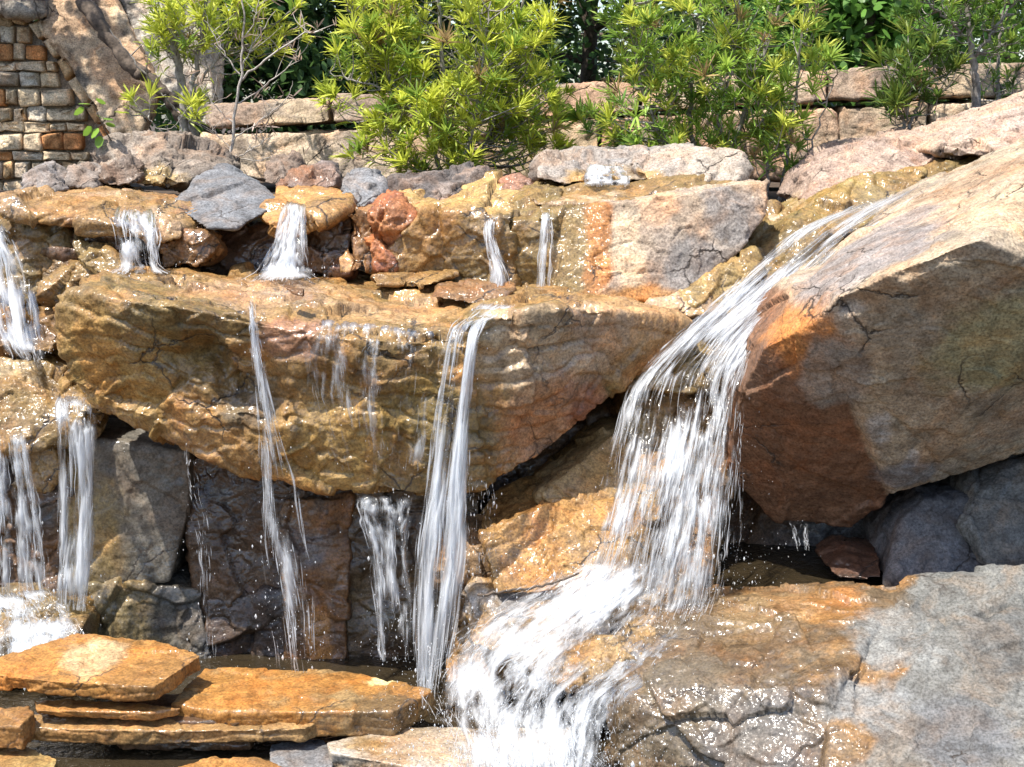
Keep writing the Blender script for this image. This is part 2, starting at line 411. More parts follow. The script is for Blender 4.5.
ROCKS = True
if ROCKS:
    # ---- the great ledge
    rock('boulder', 'largest ochre ledge boulder, wide and wet, overhanging the middle of the cascade', 'boulder', [
        ([(82, 282, 5.8), (68, 294, 5.64), (64, 350, 5.66), (100, 404, 5.68), (156, 432, 5.64), (138, 300, 5.46), (240, 316, 5.45), (335, 338, 5.42), (475, 345, 5.48),
         (182, 446, 5.62), (240, 470, 5.6), (330, 490, 5.52), (420, 498, 5.52), (485, 488, 5.6), (100, 276, 6.5), (165, 266, 6.8)], .55),
        ([(138, 300, 5.58), (470, 335, 5.5), (470, 300, 6.1), (165, 285, 6.2), (240, 360, 5.55), (440, 400, 5.5)], .9),
        ([(462, 322, 5.5), (555, 308, 5.58), (640, 314, 5.85), (695, 326, 6.05), (470, 492, 5.62), (540, 458, 5.72), (605, 402, 5.9), (640, 365, 6.0)], .9),
        ], OCHRE, OLIVE, GOLD, d=.7, seed=3, cuts=0, strata=.036, dip=(.16, -.25, 1), sfreq=10, amp=.026, facet=.045, fs=2.4, v=.0085,
        dents=[(240, 378, 5.5, .26, .16), (200, 352, 5.55, .2, .09), (330, 385, 5.45, .2, .05), (545, 440, 5.65, .2, .05), (120, 390, 5.8, .15, .04)],
        spots=[(560, 430, 5.65, .30, (.42, .22, .11), .5), (600, 405, 5.75, .16, (.26, .12, .07), .6), (650, 330, 5.85, .28, (.42, .25, .11), .8),
               (120, 370, 5.7, .32, (.40, .24, .075), .8), (300, 330, 5.5, .14, (.30, .15, .08), 1), (535, 350, 5.55, .24, (.42, .31, .19), .9), (600, 345, 5.7, .2, (.40, .28, .17), .9), (250, 400, 5.5, .14, (.13, .09, .045), .9), (420, 430, 5.5, .2, (.22, .145, .04), 1), (340, 440, 5.5, .25, (.33, .2, .06), .9),
               (95, 320, 5.7, .1, (.36, .19, .09), .8), (380, 290, 5.9, .3, (.38, .23, .10), 1), (250, 285, 6.0, .4, (.36, .22, .11), 1)])  # last two spots paint the ledge top's lighter sheen into its colour
    # ---- wall of panels under the ledge
    G = 'stones of the dripping wall under the ledge'
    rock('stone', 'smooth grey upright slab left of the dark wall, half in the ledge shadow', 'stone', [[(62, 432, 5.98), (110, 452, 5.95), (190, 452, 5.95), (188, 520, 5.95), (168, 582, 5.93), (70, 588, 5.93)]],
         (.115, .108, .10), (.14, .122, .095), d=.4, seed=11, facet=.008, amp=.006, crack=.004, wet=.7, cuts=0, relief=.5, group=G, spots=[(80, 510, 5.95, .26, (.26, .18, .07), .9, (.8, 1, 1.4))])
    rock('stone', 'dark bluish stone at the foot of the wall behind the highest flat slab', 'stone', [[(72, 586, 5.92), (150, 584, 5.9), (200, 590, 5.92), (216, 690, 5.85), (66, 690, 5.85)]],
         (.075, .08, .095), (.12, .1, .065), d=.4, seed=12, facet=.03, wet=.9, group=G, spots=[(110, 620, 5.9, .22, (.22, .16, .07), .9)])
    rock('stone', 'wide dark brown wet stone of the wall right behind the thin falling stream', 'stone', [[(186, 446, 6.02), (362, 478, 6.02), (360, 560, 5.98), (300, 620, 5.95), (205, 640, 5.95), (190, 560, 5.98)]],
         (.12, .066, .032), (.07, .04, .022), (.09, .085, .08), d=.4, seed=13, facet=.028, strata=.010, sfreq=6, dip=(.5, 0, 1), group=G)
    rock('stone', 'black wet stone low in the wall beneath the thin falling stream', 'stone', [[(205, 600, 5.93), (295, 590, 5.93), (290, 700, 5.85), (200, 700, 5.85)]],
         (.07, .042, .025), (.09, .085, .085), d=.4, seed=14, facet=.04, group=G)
    rock('stone', 'rust orange narrow stone in the wall between the thin stream and the middle fall', 'stone', [[(276, 500, 5.95), (352, 498, 5.97), (350, 560, 5.95), (345, 700, 5.85), (285, 700, 5.85), (290, 600, 5.9)]],
         (.2, .095, .036), (.13, .07, .03), (.09, .085, .08), d=.4, seed=15, facet=.025, group=G, spots=[(318, 640, 5.88, .11, (.42, .19, .05), 1, (.6, 1, 1.6)), (300, 550, 5.95, .13, (.15, .11, .09), 1)])
    rock('stone', 'dark grey brown stone in the wall straight behind the white middle fall', 'stone', [[(346, 492, 6.0), (482, 488, 6.0), (478, 700, 5.85), (346, 700, 5.88)]],
         (.075, .045, .025), (.15, .1, .045), (.09, .085, .08), d=.4, seed=16, facet=.035, strata=.01, group=G)
    rock('stone', 'brown stepped stone right of the foot of the middle fall', 'stone', [[(446, 575, 5.75), (520, 582, 5.72), (600, 640, 5.5), (560, 700, 5.4), (450, 700, 5.6)]],
         (.30, .18, .07), BROWN, GREY, d=.4, seed=17, facet=.07, group=G)
    # ---- sunlit stones between middle fall and cascade
    G = 'sunlit stones between the two white falls'
    rock('stone', 'tan tilted slab catching sun under the ledge, left of the cascade', 'stone', [[(535, 505, 5.68), (606, 436, 5.92), (680, 430, 6.0), (660, 520, 5.7), (590, 545, 5.58)]],
         (.36, .25, .12), OCHRE, d=.5, seed=21, facet=.03, strata=.01, wet=.6, group=G)
    rock('stone', 'glittering orange wet slab below the cavern, left edge of the cascade', 'stone', [[(480, 535, 5.52), (545, 505, 5.62), (640, 500, 5.68), (650, 592, 5.4), (498, 594, 5.36)]],
         (.36, .2, .07), OCHRE, (.36, .17, .05), d=.5, seed=22, facet=.035, wet=1, group=G)
    rock('stone', 'small grey brown block between the middle fall and the orange wet slab', 'stone', [[(440, 545, 5.6), (488, 540, 5.56), (496, 588, 5.5), (440, 592, 5.55)]],
         (.26, .16, .08), GREY, d=.4, seed=23, facet=.05, group=G)
    rock('stone', 'brown wet step stone where the cascade lands, left of the shaded pool', 'stone', [[(470, 592, 5.42), (640, 586, 5.48), (715, 588, 5.5), (700, 660, 5.15), (560, 690, 4.95), (470, 650, 5.25)]],
         OCHRE, (.28, .18, .08), GREY, d=.5, seed=24, facet=.06, group=G)
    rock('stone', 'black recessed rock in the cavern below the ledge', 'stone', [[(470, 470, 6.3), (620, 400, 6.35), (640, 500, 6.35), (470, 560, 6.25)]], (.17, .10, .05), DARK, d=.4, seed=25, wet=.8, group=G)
    # ---- bed of the cascade
    G = 'stones in the bed of the cascade'
    rock('stone', 'steep wet stone behind the falling part of the cascade', 'stone', [[(628, 392, 6.0), (742, 380, 6.1), (735, 470, 6.05), (705, 590, 5.8), (590, 590, 5.75), (610, 480, 5.95)]],
         BROWN, OLIVE, SLATE, d=.5, seed=31, facet=.07, group=G)
    rock('stone', 'rounded olive mossy stone at the left lip of the cascade', 'stone', [[(622, 392, 5.95), (628, 362, 5.98), (662, 332, 6.1), (720, 320, 6.2), (745, 375, 6.1), (690, 396, 5.95)]],
         OLIVE, OCHRE, d=.6, seed=32, facet=.03, smooth=10, group=G)
    rock('stone', 'golden wet stone under the upper run of the cascade', 'stone', [[(700, 318, 6.25), (735, 262, 6.45), (795, 222, 6.6), (850, 240, 6.5), (800, 310, 6.2), (745, 375, 6.1)]],
         OLIVE, OCHRE, (.3, .22, .1), d=.6, seed=33, facet=.05, smooth=6, group=G)
    rock('stone', 'knobby olive stone below the big pinkish block, left bank of the cascade', 'stone', [[(678, 296, 6.2), (720, 262, 6.3), (756, 250, 6.35), (765, 270, 6.3), (720, 312, 6.15), (690, 318, 6.1)]],
         OLIVE, (.33, .22, .08), d=.4, seed=34, facet=.03, smooth=10, group=G)
    rock('stone', 'small yellow brown stone just under the right corner of the big pinkish block', 'stone', [[(690, 318, 6.08), (640, 318, 6.1), (650, 300, 6.2), (700, 290, 6.25), (725, 312, 6.12)]],
         OCHRE, TAN, d=.4, seed=35, facet=.03, group=G)
    rock('stone', 'mossy yellow stone shedding water near the top of the cascade', 'stone', [[(780, 232, 6.6), (800, 210, 6.75), (860, 180, 6.95), (925, 170, 7.05), (915, 200, 6.8), (850, 240, 6.55)]],
         (.25, .17, .055), OLIVE, (.3, .21, .1), d=.6, seed=36, facet=.04, smooth=5, group=G)
    rock('stone', 'topmost olive stone where the cascade starts, between the two pink boulders', 'stone', [[(900, 180, 7.0), (935, 160, 7.15), (1000, 150, 7.3), (1005, 178, 7.0), (960, 205, 6.8), (905, 205, 6.8)]],
         (.30, .215, .10), OLIVE, d=.6, seed=37, facet=.03, smooth=5, group=G)
    # ---- right bank boulders
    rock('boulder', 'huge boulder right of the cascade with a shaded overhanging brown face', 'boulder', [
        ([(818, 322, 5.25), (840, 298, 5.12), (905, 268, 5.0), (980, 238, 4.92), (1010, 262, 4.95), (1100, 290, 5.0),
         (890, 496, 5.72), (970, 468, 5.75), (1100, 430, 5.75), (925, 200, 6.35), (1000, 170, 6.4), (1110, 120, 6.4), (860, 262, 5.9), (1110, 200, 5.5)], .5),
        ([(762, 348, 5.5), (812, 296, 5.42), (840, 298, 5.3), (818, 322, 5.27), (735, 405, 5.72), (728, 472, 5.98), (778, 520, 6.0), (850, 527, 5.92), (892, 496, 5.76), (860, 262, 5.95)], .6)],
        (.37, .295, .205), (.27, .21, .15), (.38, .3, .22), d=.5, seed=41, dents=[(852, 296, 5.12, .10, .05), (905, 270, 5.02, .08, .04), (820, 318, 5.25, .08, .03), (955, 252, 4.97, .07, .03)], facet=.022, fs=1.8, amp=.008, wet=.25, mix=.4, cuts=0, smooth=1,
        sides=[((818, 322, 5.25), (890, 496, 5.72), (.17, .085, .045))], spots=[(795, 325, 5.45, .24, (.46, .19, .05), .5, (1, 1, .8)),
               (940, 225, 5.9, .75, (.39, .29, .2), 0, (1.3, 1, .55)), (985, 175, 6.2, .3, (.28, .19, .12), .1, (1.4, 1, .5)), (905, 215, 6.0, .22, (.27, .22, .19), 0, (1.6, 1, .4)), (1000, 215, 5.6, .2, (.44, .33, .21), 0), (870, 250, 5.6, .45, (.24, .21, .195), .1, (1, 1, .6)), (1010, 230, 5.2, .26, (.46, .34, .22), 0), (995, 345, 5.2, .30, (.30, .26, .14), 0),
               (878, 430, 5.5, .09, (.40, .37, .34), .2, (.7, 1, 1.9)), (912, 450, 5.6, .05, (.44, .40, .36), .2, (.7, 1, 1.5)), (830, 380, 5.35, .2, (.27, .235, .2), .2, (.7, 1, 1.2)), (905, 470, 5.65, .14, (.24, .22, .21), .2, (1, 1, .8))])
    rock('boulder', 'pinkish tan boulder at the upper right behind the top of the cascade', 'boulder', [
        [(802, 200, 7.1), (814, 176, 7.2), (842, 152, 7.35), (930, 132, 7.5), (960, 140, 7.4), (950, 160, 7.2), (900, 185, 7.0), (820, 215, 7.0)]],
        (.36, .26, .195), (.29, .21, .17), TAN, d=.7, wet=0, seed=42, facet=.03, strata=.008, amp=.012, dip=(-.4, 0, 1))
    rock('boulder', 'long tan boulder rising to the right frame edge above the cascade', 'boulder', [
        [(925, 150, 7.2), (950, 131, 7.3), (1010, 109, 7.3), (1110, 74, 7.4), (1110, 170, 6.9), (1000, 160, 7.0)]],
        (.44, .32, .22), (.36, .27, .22), d=.7, wet=0, seed=43, facet=.03, amp=.012, strata=.008)
    rock('boulder', 'broad low boulder filling the bottom right, wet brown left half, dry cracked grey right half', 'boulder', [
        ([(640, 612, 5.4), (700, 592, 5.6), (800, 590, 5.6), (905, 586, 5.3), (860, 650, 4.85), (838, 720, 4.55), (820, 690, 4.62), (740, 684, 4.75), (622, 692, 4.85), (600, 660, 5.05),
          (612, 830, 4.75), (835, 830, 4.3), (700, 720, 4.72), (700, 660, 5.6), (860, 640, 5.3)], .04),
        ([(800, 592, 5.55), (905, 584, 5.3), (965, 596, 5.2), (880, 640, 4.98), (846, 700, 4.66), (880, 760, 4.42), (800, 690, 4.68), (780, 640, 5.1), (850, 830, 4.25), (800, 830, 4.3), (850, 620, 5.5)], .04),
        ([(890, 592, 5.26), (918, 580, 5.28), (965, 595, 5.2), (1000, 580, 5.2), (1110, 568, 5.2), (1110, 830, 4.0), (810, 830, 4.18), (832, 720, 4.54), (856, 650, 4.9), (900, 700, 5.2), (1110, 700, 5.2)], .04)],
        (.165, .10, .045), (.12, .085, .05), (.25, .135, .05), wet=1, relief=.7, seed=45, facet=.034, fs=2.6, amp=.015, strata=.012, sfreq=11, dip=(.15, -.3, 1), cuts=1, cut=.03, v=.007, crack=.005,
        sides=[((806, 830, 4.2), (908, 585, 5.28), (.145, .143, .132), 0)],
        spots=[(690, 735, 4.72, .3, (.13, .10, .065), .8), (765, 745, 4.6, .24, (.11, .095, .08), .9), (835, 612, 5.2, .18, (.30, .15, .05), 1), (760, 630, 5.3, .25, (.24, .16, .08), 1),
               (1020, 625, 4.8, .22, (.11, .107, .10), 0), (890, 645, 4.95, .2, (.2, .2, .19), 0, (1, 1.4, .9)), (960, 740, 4.4, .22, (.115, .113, .113), 0), (870, 710, 4.6, .16, (.185, .185, .178), 0)])
    G = 'shaded boulders under the huge right boulder'
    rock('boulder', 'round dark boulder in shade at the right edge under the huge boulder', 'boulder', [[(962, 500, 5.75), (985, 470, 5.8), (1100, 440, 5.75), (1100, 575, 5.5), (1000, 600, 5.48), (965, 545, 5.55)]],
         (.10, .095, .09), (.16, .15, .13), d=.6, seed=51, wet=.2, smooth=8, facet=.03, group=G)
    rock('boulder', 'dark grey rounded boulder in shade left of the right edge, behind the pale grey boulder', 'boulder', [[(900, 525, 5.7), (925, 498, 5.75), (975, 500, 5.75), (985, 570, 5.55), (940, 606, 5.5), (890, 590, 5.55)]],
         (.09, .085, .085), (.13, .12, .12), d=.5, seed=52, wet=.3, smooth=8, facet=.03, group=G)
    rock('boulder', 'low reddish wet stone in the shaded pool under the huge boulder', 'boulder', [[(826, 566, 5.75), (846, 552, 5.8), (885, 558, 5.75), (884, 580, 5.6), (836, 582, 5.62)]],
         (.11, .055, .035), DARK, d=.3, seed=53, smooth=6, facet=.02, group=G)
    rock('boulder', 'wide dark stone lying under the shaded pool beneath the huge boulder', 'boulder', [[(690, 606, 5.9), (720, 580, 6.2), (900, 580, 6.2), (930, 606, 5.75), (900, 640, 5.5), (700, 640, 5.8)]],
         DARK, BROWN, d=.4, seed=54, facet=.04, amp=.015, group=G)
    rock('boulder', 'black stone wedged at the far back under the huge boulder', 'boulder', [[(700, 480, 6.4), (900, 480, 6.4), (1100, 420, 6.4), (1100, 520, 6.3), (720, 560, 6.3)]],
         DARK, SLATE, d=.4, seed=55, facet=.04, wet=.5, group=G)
    # ---- upper tier, middle
    G = 'blocks of the upper tier'
    rock('block', 'big dry block with pale pinkish face and orange left end, upper middle', 'block', [
        [(553, 214, 6.5), (605, 203, 6.44), (700, 192, 6.42), (768, 182, 6.52), (766, 215, 6.44), (742, 250, 6.36), (692, 290, 6.24), (655, 300, 6.22), (605, 307, 6.2), (552, 292, 6.3)]],
        (.42, .31, .21), (.28, .23, .19), (.44, .29, .17), d=.55, seed=66, wet=0, facet=.022, amp=.010, group=G, cuts=0, smooth=1,
        spots=[(570, 255, 6.33, .26, (.20, .13, .04), .7, (.66, 2, 1.4)), (601, 245, 6.3, .19, (.42, .18, .055), .4, (.45, 2, 1.6)), (628, 245, 6.3, .15, (.50, .39, .27), 0, (.55, 2, 1.5)), (640, 296, 6.3, .16, (.44, .22, .07), .5, (1.5, 2, .35)),
               (735, 215, 6.45, .18, (.24, .215, .195), 0), (690, 270, 6.3, .15, (.2, .18, .165), 0), (650, 200, 6.4, .14, (.50, .32, .2), 0)])
    rock('block', 'olive brown wet block under the left of the twin upper falls', 'block', [
        [(392, 220, 6.5), (440, 212, 6.45), (512, 216, 6.42), (514, 300, 6.4), (482, 304, 6.42), (398, 275, 6.5), (400, 192, 6.95), (520, 188, 7.0)]],
        OLIVE, OCHRE, (.16, .1, .04), d=.5, seed=62, facet=.06, group=G, spots=[(450, 195, 6.8, .3, (.42, .27, .1), 1, (1.6, 1.6, .4))])
    rock('block', 'narrow olive block between the twin upper falls and the pinkish block', 'block', [
        [(500, 222, 6.46), (556, 216, 6.42), (556, 300, 6.42), (500, 304, 6.45), (520, 188, 6.95), (560, 188, 6.9)]],
        OLIVE, (.3, .2, .07), d=.5, seed=63, facet=.05, group=G)
    rock('block', 'brown upright block left of the orange stone in the upper tier', 'block', [[(342, 212, 6.62), (372, 205, 6.6), (382, 268, 6.55), (350, 273, 6.55)]],
         BROWN, (.3, .16, .07), d=.5, seed=64, facet=.05, group=G)
    rock('block', 'rusty orange chipped stone on the upper tier, left of the twin falls', 'block', [[(366, 214, 6.5), (378, 204, 6.52), (400, 203, 6.5), (413, 222, 6.45), (404, 258, 6.42), (392, 272, 6.42), (374, 270, 6.45)]],
         ORANGE, (.3, .11, .05), RED, d=.4, seed=65, facet=.07, fs=5, group=G)
    rock('block', 'long ochre wet stone under the pale top slabs, above the pinkish block', 'block', [[(520, 205, 6.65), (560, 188, 6.85), (740, 180, 6.85), (735, 196, 6.6), (600, 206, 6.5)]],
         OCHRE, OLIVE, TAN, d=.4, seed=66, facet=.03, group=G)
    rock('block', 'grey topped slab on the rim over the upper middle with a little fall on it', 'block', [
        [(536, 168, 7.0), (545, 156, 7.1), (600, 150, 7.15), (648, 152, 7.15), (650, 180, 6.95), (560, 184, 6.9), (538, 178, 6.95)]],
        (.27, .255, .245), (.26, .22, .185), d=.4, seed=67, wet=.1, facet=.04, group=G, spots=[(600, 175, 6.95, .16, (.36, .22, .07), 1, (1.5, 1, .6))])
    rock('block', 'pale wedge slab on the rim right of the little rim fall', 'block', [
        [(636, 160, 7.05), (660, 151, 7.15), (700, 153, 7.1), (738, 162, 7.05), (754, 174, 6.95), (735, 186, 6.85), (650, 188, 6.85)]],
        (.37, .31, .25), (.26, .24, .225), d=.4, seed=68, wet=0, facet=.05, group=G, spots=[(650, 176, 6.9, .1, (.34, .2, .07), .8)])
    rock('block', 'thin wet flagstone lying on the ledge left of the twin upper falls', 'block', [[(436, 288, 6.05), (516, 291, 6.0), (510, 300, 5.98), (470, 304, 5.95), (430, 297, 6.0)]],
         (.2, .12, .05), BROWN, d=.3, seed=69, facet=.02, amp=.008, cuts=2, v=.007, group=G)
    rock('block', 'flat ochre flagstone on the ledge below the olive block', 'block', [[(372, 278, 6.3), (430, 270, 6.5), (458, 274, 6.4), (425, 287, 6.2), (376, 286, 6.2)]],
         (.24, .14, .05), OCHRE, d=.25, seed=70, facet=.02, amp=.008, cuts=2, v=.007, group=G)
    # ---- upper tier, left
    G = 'stones of the upper left tier'
    rock('stone', 'wide glistening ochre slab spilling the upper left fall', 'stone', [
        [(2, 205, 6.55), (8, 218, 6.52), (60, 216, 6.5), (118, 224, 6.45), (160, 246, 6.45), (196, 232, 6.52), (200, 205, 6.8), (90, 186, 7.1), (5, 196, 6.9), (165, 222, 6.5)]],
        OCHRE, (.30, .18, .08), (.42, .28, .16), d=.3, seed=71, facet=.04, strata=.015, group=G)
    rock('stone', 'brown corner stone at the left edge under the glistening ochre slab', 'stone', [[(-40, 225, 6.7), (62, 222, 6.62), (70, 262, 6.6), (40, 300, 6.55), (-40, 330, 6.55)]], BROWN, OLIVE, OCHRE, d=.5, seed=72, facet=.07, group=G)
    rock('stone', 'glossy olive boulder beneath the ochre slab, left of the upper left fall', 'stone', [[(48, 262, 6.5), (62, 245, 6.55), (108, 246, 6.5), (128, 285, 6.35), (110, 312, 6.3), (50, 318, 6.35)]], OLIVE, OCHRE, DARK, d=.5, seed=73, facet=.07, fs=4, group=G)
    rock('stone', 'dark ribbed stone straight under the left lip of the ochre slab', 'stone', [[(52, 228, 6.6), (118, 228, 6.55), (122, 252, 6.5), (58, 258, 6.55)]], BROWN, DARK, RED, d=.4, seed=74, facet=.06, fs=5, group=G)
    rock('stone', 'black wet stone behind the strands of the upper left fall', 'stone', [[(105, 238, 6.75), (172, 236, 6.75), (176, 275, 6.6), (105, 285, 6.55)]], DARK, BROWN, d=.4, seed=75, facet=.05, group=G)
    rock('stone', 'rounded orange brown stone right of the upper left fall', 'stone', [[(160, 240, 6.55), (180, 230, 6.55), (206, 236, 6.52), (212, 252, 6.5), (196, 266, 6.48), (165, 266, 6.5)]], (.34, .15, .05), BROWN, d=.4, seed=76, facet=.05, fs=5, smooth=4, group=G)
    rock('stone', 'dark recess stone under the dry grey slab', 'stone', [[(196, 232, 6.85), (290, 222, 6.85), (295, 276, 6.75), (200, 276, 6.75)]], (.12, .06, .035), DARK, d=.4, seed=77, facet=.05, group=G)
    rock('stone', 'dark red stone behind the second upper fall, right of the recess', 'stone', [[(285, 234, 6.75), (345, 205, 6.72), (350, 274, 6.6), (300, 276, 6.62)]], RED, DARK, BROWN, d=.4, seed=78, facet=.07, fs=4.5, group=G)
    rock('stone', 'dry smooth grey slab tilted over the upper left tier', 'stone', [[(170, 206, 6.75), (196, 176, 7.05), (222, 163, 7.2), (252, 180, 7.05), (279, 203, 6.85), (262, 214, 6.7), (234, 230, 6.5), (206, 228, 6.52)]],
         (.17, .17, .175), (.145, .145, .15), d=.12, seed=79, relief=.4, wet=0, facet=.015, amp=.008, cuts=2, cut=.03, group=G)
    rock('stone', 'amber wet slab feeding the second upper fall, right of the dry grey slab', 'stone', [[(258, 220, 6.6), (285, 236, 6.5), (348, 212, 6.6), (352, 192, 6.9), (275, 188, 7.1)]], OCHRE, GOLD, d=.3, seed=80, facet=.03, group=G)
    rock('stone', 'small tan pebble stone at the foot of the brown upright block', 'stone', [[(338, 258, 6.45), (346, 248, 6.48), (354, 262, 6.42), (350, 274, 6.4), (340, 273, 6.42)]], (.45, .25, .1), OCHRE, d=.1, seed=81, facet=.02, amp=.006, v=.006, group=G)
    # ---- rim stones
    G = 'stones along the rim'
    rock('rim_stone', 'largest purple grey rim stone, long and low, at the upper left', 'stone', [[(86, 170, 7.4), (92, 150, 7.5), (112, 140, 7.55), (160, 136, 7.6), (205, 148, 7.6), (226, 168, 7.5), (180, 184, 7.25), (120, 184, 7.2), (96, 182, 7.3)]],
         PURPLE, (.25, .20, .155), (.32, .27, .22), d=.35, seed=91, wet=0, facet=.05, fs=4, group=G, spots=[(150, 178, 7.25, .14, (.3, .2, .07), .8, (2, 1, .6))])
    rock('rim_stone', 'small dark stone on the front of the largest purple rim stone', 'stone', [[(97, 180, 7.2), (104, 164, 7.22), (126, 158, 7.22), (146, 168, 7.2), (138, 184, 7.12), (104, 186, 7.12)]], PURPLE, (.2, .12, .07), d=.15, seed=92, wet=.1, facet=.05, fs=6, group=G)
    rock('rim_stone', 'leftmost grey rim stone below the masonry wall', 'stone', [[(20, 190, 7.1), (24, 175, 7.2), (42, 170, 7.2), (60, 178, 7.15), (64, 190, 7.0), (30, 196, 7.0)]], (.27, .25, .24), PURPLE, d=.2, seed=93, wet=0, facet=.04, fs=6, group=G)
    rock('rim_stone', 'pale little rim stone between the leftmost grey one and the purple one', 'stone', [[(64, 186, 7.15), (70, 168, 7.25), (84, 164, 7.25), (98, 172, 7.2), (96, 188, 7.05)]], (.32, .28, .25), PURPLE, d=.2, seed=94, wet=0, facet=.03, fs=6, group=G)
    rock('rim_stone', 'brown peaked rim stone right of the dry grey slab', 'stone', [[(260, 178, 7.3), (268, 160, 7.4), (288, 154, 7.4), (300, 166, 7.35), (302, 184, 7.2), (270, 186, 7.2)]], (.22, .16, .12), PURPLE, d=.25, seed=95, wet=0, facet=.04, fs=6, group=G)
    rock('rim_stone', 'grey and rust lumpy rim stone with two humps above the amber slab', 'stone', [[(278, 186, 7.15), (286, 174, 7.2), (312, 170, 7.2), (318, 186, 7.1), (292, 190, 7.05)], [(306, 186, 7.15), (312, 170, 7.2), (330, 166, 7.2), (337, 176, 7.15), (334, 188, 7.05)]],
         (.2, .195, .2), (.22, .12, .07), d=.2, seed=96, wet=.2, facet=.04, fs=6, group=G)
    rock('rim_stone', 'blocky light grey rim stone with a slanted front, left of the dark long one', 'stone', [[(340, 205, 6.85), (346, 182, 7.0), (354, 172, 7.1), (372, 174, 7.1), (383, 184, 7.05), (380, 198, 6.9), (366, 206, 6.8)]],
         (.2, .2, .205), (.15, .145, .14), d=.2, seed=97, wet=0, facet=.04, fs=5, group=G)
    rock('rim_stone', 'dark long rim stone with a flat rust underside, below the yellow green bush', 'stone', [[(384, 190, 7.0), (388, 178, 7.05), (440, 172, 7.1), (480, 170, 7.1), (494, 178, 7.05), (497, 198, 6.95), (455, 204, 6.9), (390, 200, 6.95)]],
         (.13, .112, .105), (.09, .08, .075), (.24, .19, .16), d=.25, seed=98, wet=0, facet=.045, fs=5, group=G, spots=[(470, 204, 6.9, .09, (.4, .17, .06), .3, (1.8, 1, .5))])
    rock('rim_stone', 'little reddish rim stone right of the dark long one', 'stone', [[(498, 196, 6.95), (502, 180, 7.0), (522, 178, 7.0), (532, 190, 6.95), (520, 202, 6.85)]], (.28, .15, .1), PURPLE, d=.2, seed=99, wet=.2, facet=.03, fs=6, group=G)
    rock('rim_stone', 'pale stone tucked between the pinkish block and the cascade', 'stone', [[(762, 242, 6.9), (766, 222, 7.0), (782, 218, 7.0), (788, 236, 6.9), (778, 252, 6.8)]], PALE, TAN, d=.2, seed=100, wet=0, facet=.02, group=G)
    # ---- left column
    G = 'stones of the far left column'
    rock('stone', 'flat little ledge stone at the left edge, beside the great ledge', 'stone', [[(-40, 322, 6.25), (40, 318, 6.2), (58, 335, 6.1), (50, 352, 6.05), (-40, 360, 6.1)]], OCHRE, DARK, d=.5, seed=111, facet=.05, group=G)
    rock('stone', 'domed ochre wet stone shedding the lower left fall', 'stone', [[(-40, 368, 6.0), (40, 362, 6.05), (75, 380, 6.0), (98, 412, 5.85), (88, 440, 5.85), (40, 450, 5.8), (-40, 455, 5.8)]], OCHRE, OLIVE, (.45, .33, .18), d=.4, seed=112, facet=.05, smooth=5, group=G)
    rock('stone', 'knobby olive stone below the domed one, between the lower left strands', 'stone', [[(18, 440, 5.85), (50, 432, 5.85), (60, 470, 5.85), (45, 495, 5.88), (15, 480, 5.88)]], OLIVE, OCHRE, d=.3, seed=113, facet=.05, smooth=5, group=G)
    rock('stone', 'black stepped stone behind the lower left fall', 'stone', [[(-40, 445, 6.0), (62, 440, 6.0), (58, 600, 5.9), (-40, 610, 5.9)]], DARK, BROWN, SLATE, d=.3, seed=114, facet=.08, fs=4, strata=.05, sfreq=9, group=G)
    rock('stone', 'sloping stone under the splash at the foot of the lower left fall', 'stone', [[(-40, 600, 5.8), (45, 592, 5.8), (84, 622, 5.65), (70, 680, 5.5), (-40, 690, 5.5)]], OLIVE, SLATE, d=.3, seed=115, facet=.03, group=G)
    # ---- flat slabs at the bottom left
    G = 'flat slabs stacked at the bottom left'
    def slab(label, top, th, a, b, c=None, seed=0, spots=(), z=.2, **kw):
        pts = []
        for q in top:
            p = PZ(q[0], q[1], q[2] if len(q) > 2 else z)
            pts += [(0, *p), (0, *(p+np.array((0, .01, -th))))]
        kw.setdefault('cuts', 1); kw.setdefault('facet', .010); kw.setdefault('relief', .4)
        return rock('flat_slab', label, 'slab', [(pts, 0)], a, b, c, seed=seed, spots=spots, group=G, amp=.006, cut=.02, v=.006, strata=.01, sfreq=30, smooth=0, crack=.003, **kw)
    GO = (.35, .165, .042); GB = (.25, .13, .043)
    slab('highest flat orange slab with a pale worn patch, on top of the stack', [(-12, 662), (8, 655), (76, 633), (110, 637), (160, 640), (200, 656), (154, 687), (60, 682), (-14, 674)], .062, GO, GB, seed=121, z=.27, wet=.7,
         spots=[(95, 660, 5.15, .16, (.44, .31, .17), .25, (.7, 1.2, 1))])
    slab('long brown slab with a straight broken front edge, lowest in front', [(16, 726), (34, 712), (150, 714), (260, 712), (320, 720), (306, 728), (166, 731), (70, 729)], .062, GB, (.32, .19, .075), seed=122, z=.10, wet=.7)
    slab('broad ochre slab right of the stack, below the middle fall', [(172, 704), (205, 668), (350, 672), (435, 690), (392, 712), (300, 706), (220, 712)], .10, GB, GO, (.3, .2, .09), seed=123, z=.14, wet=.9,
         spots=[(385, 682, 5.2, .05, (.62, .52, .26), .4, (1.6, 1, 1)), (385, 712, 4.95, .13, (.17, .105, .045), .8, (1, 1, 1))])
    slab('thin tilted slab sandwiched between the highest slab and the long brown one', [(33, 700), (70, 698), (180, 708), (150, 713), (36, 710)], .03, GB, GO, seed=124, z=.16, wet=.7)
    slab('grey brown slab at the lower middle with splashing water running over it', [(326, 742), (400, 728), (570, 728), (560, 762), (440, 772), (330, 752)], .10, (.30, .20, .10), (.36, .32, .27), OCHRE, seed=125, z=.04, wet=1)
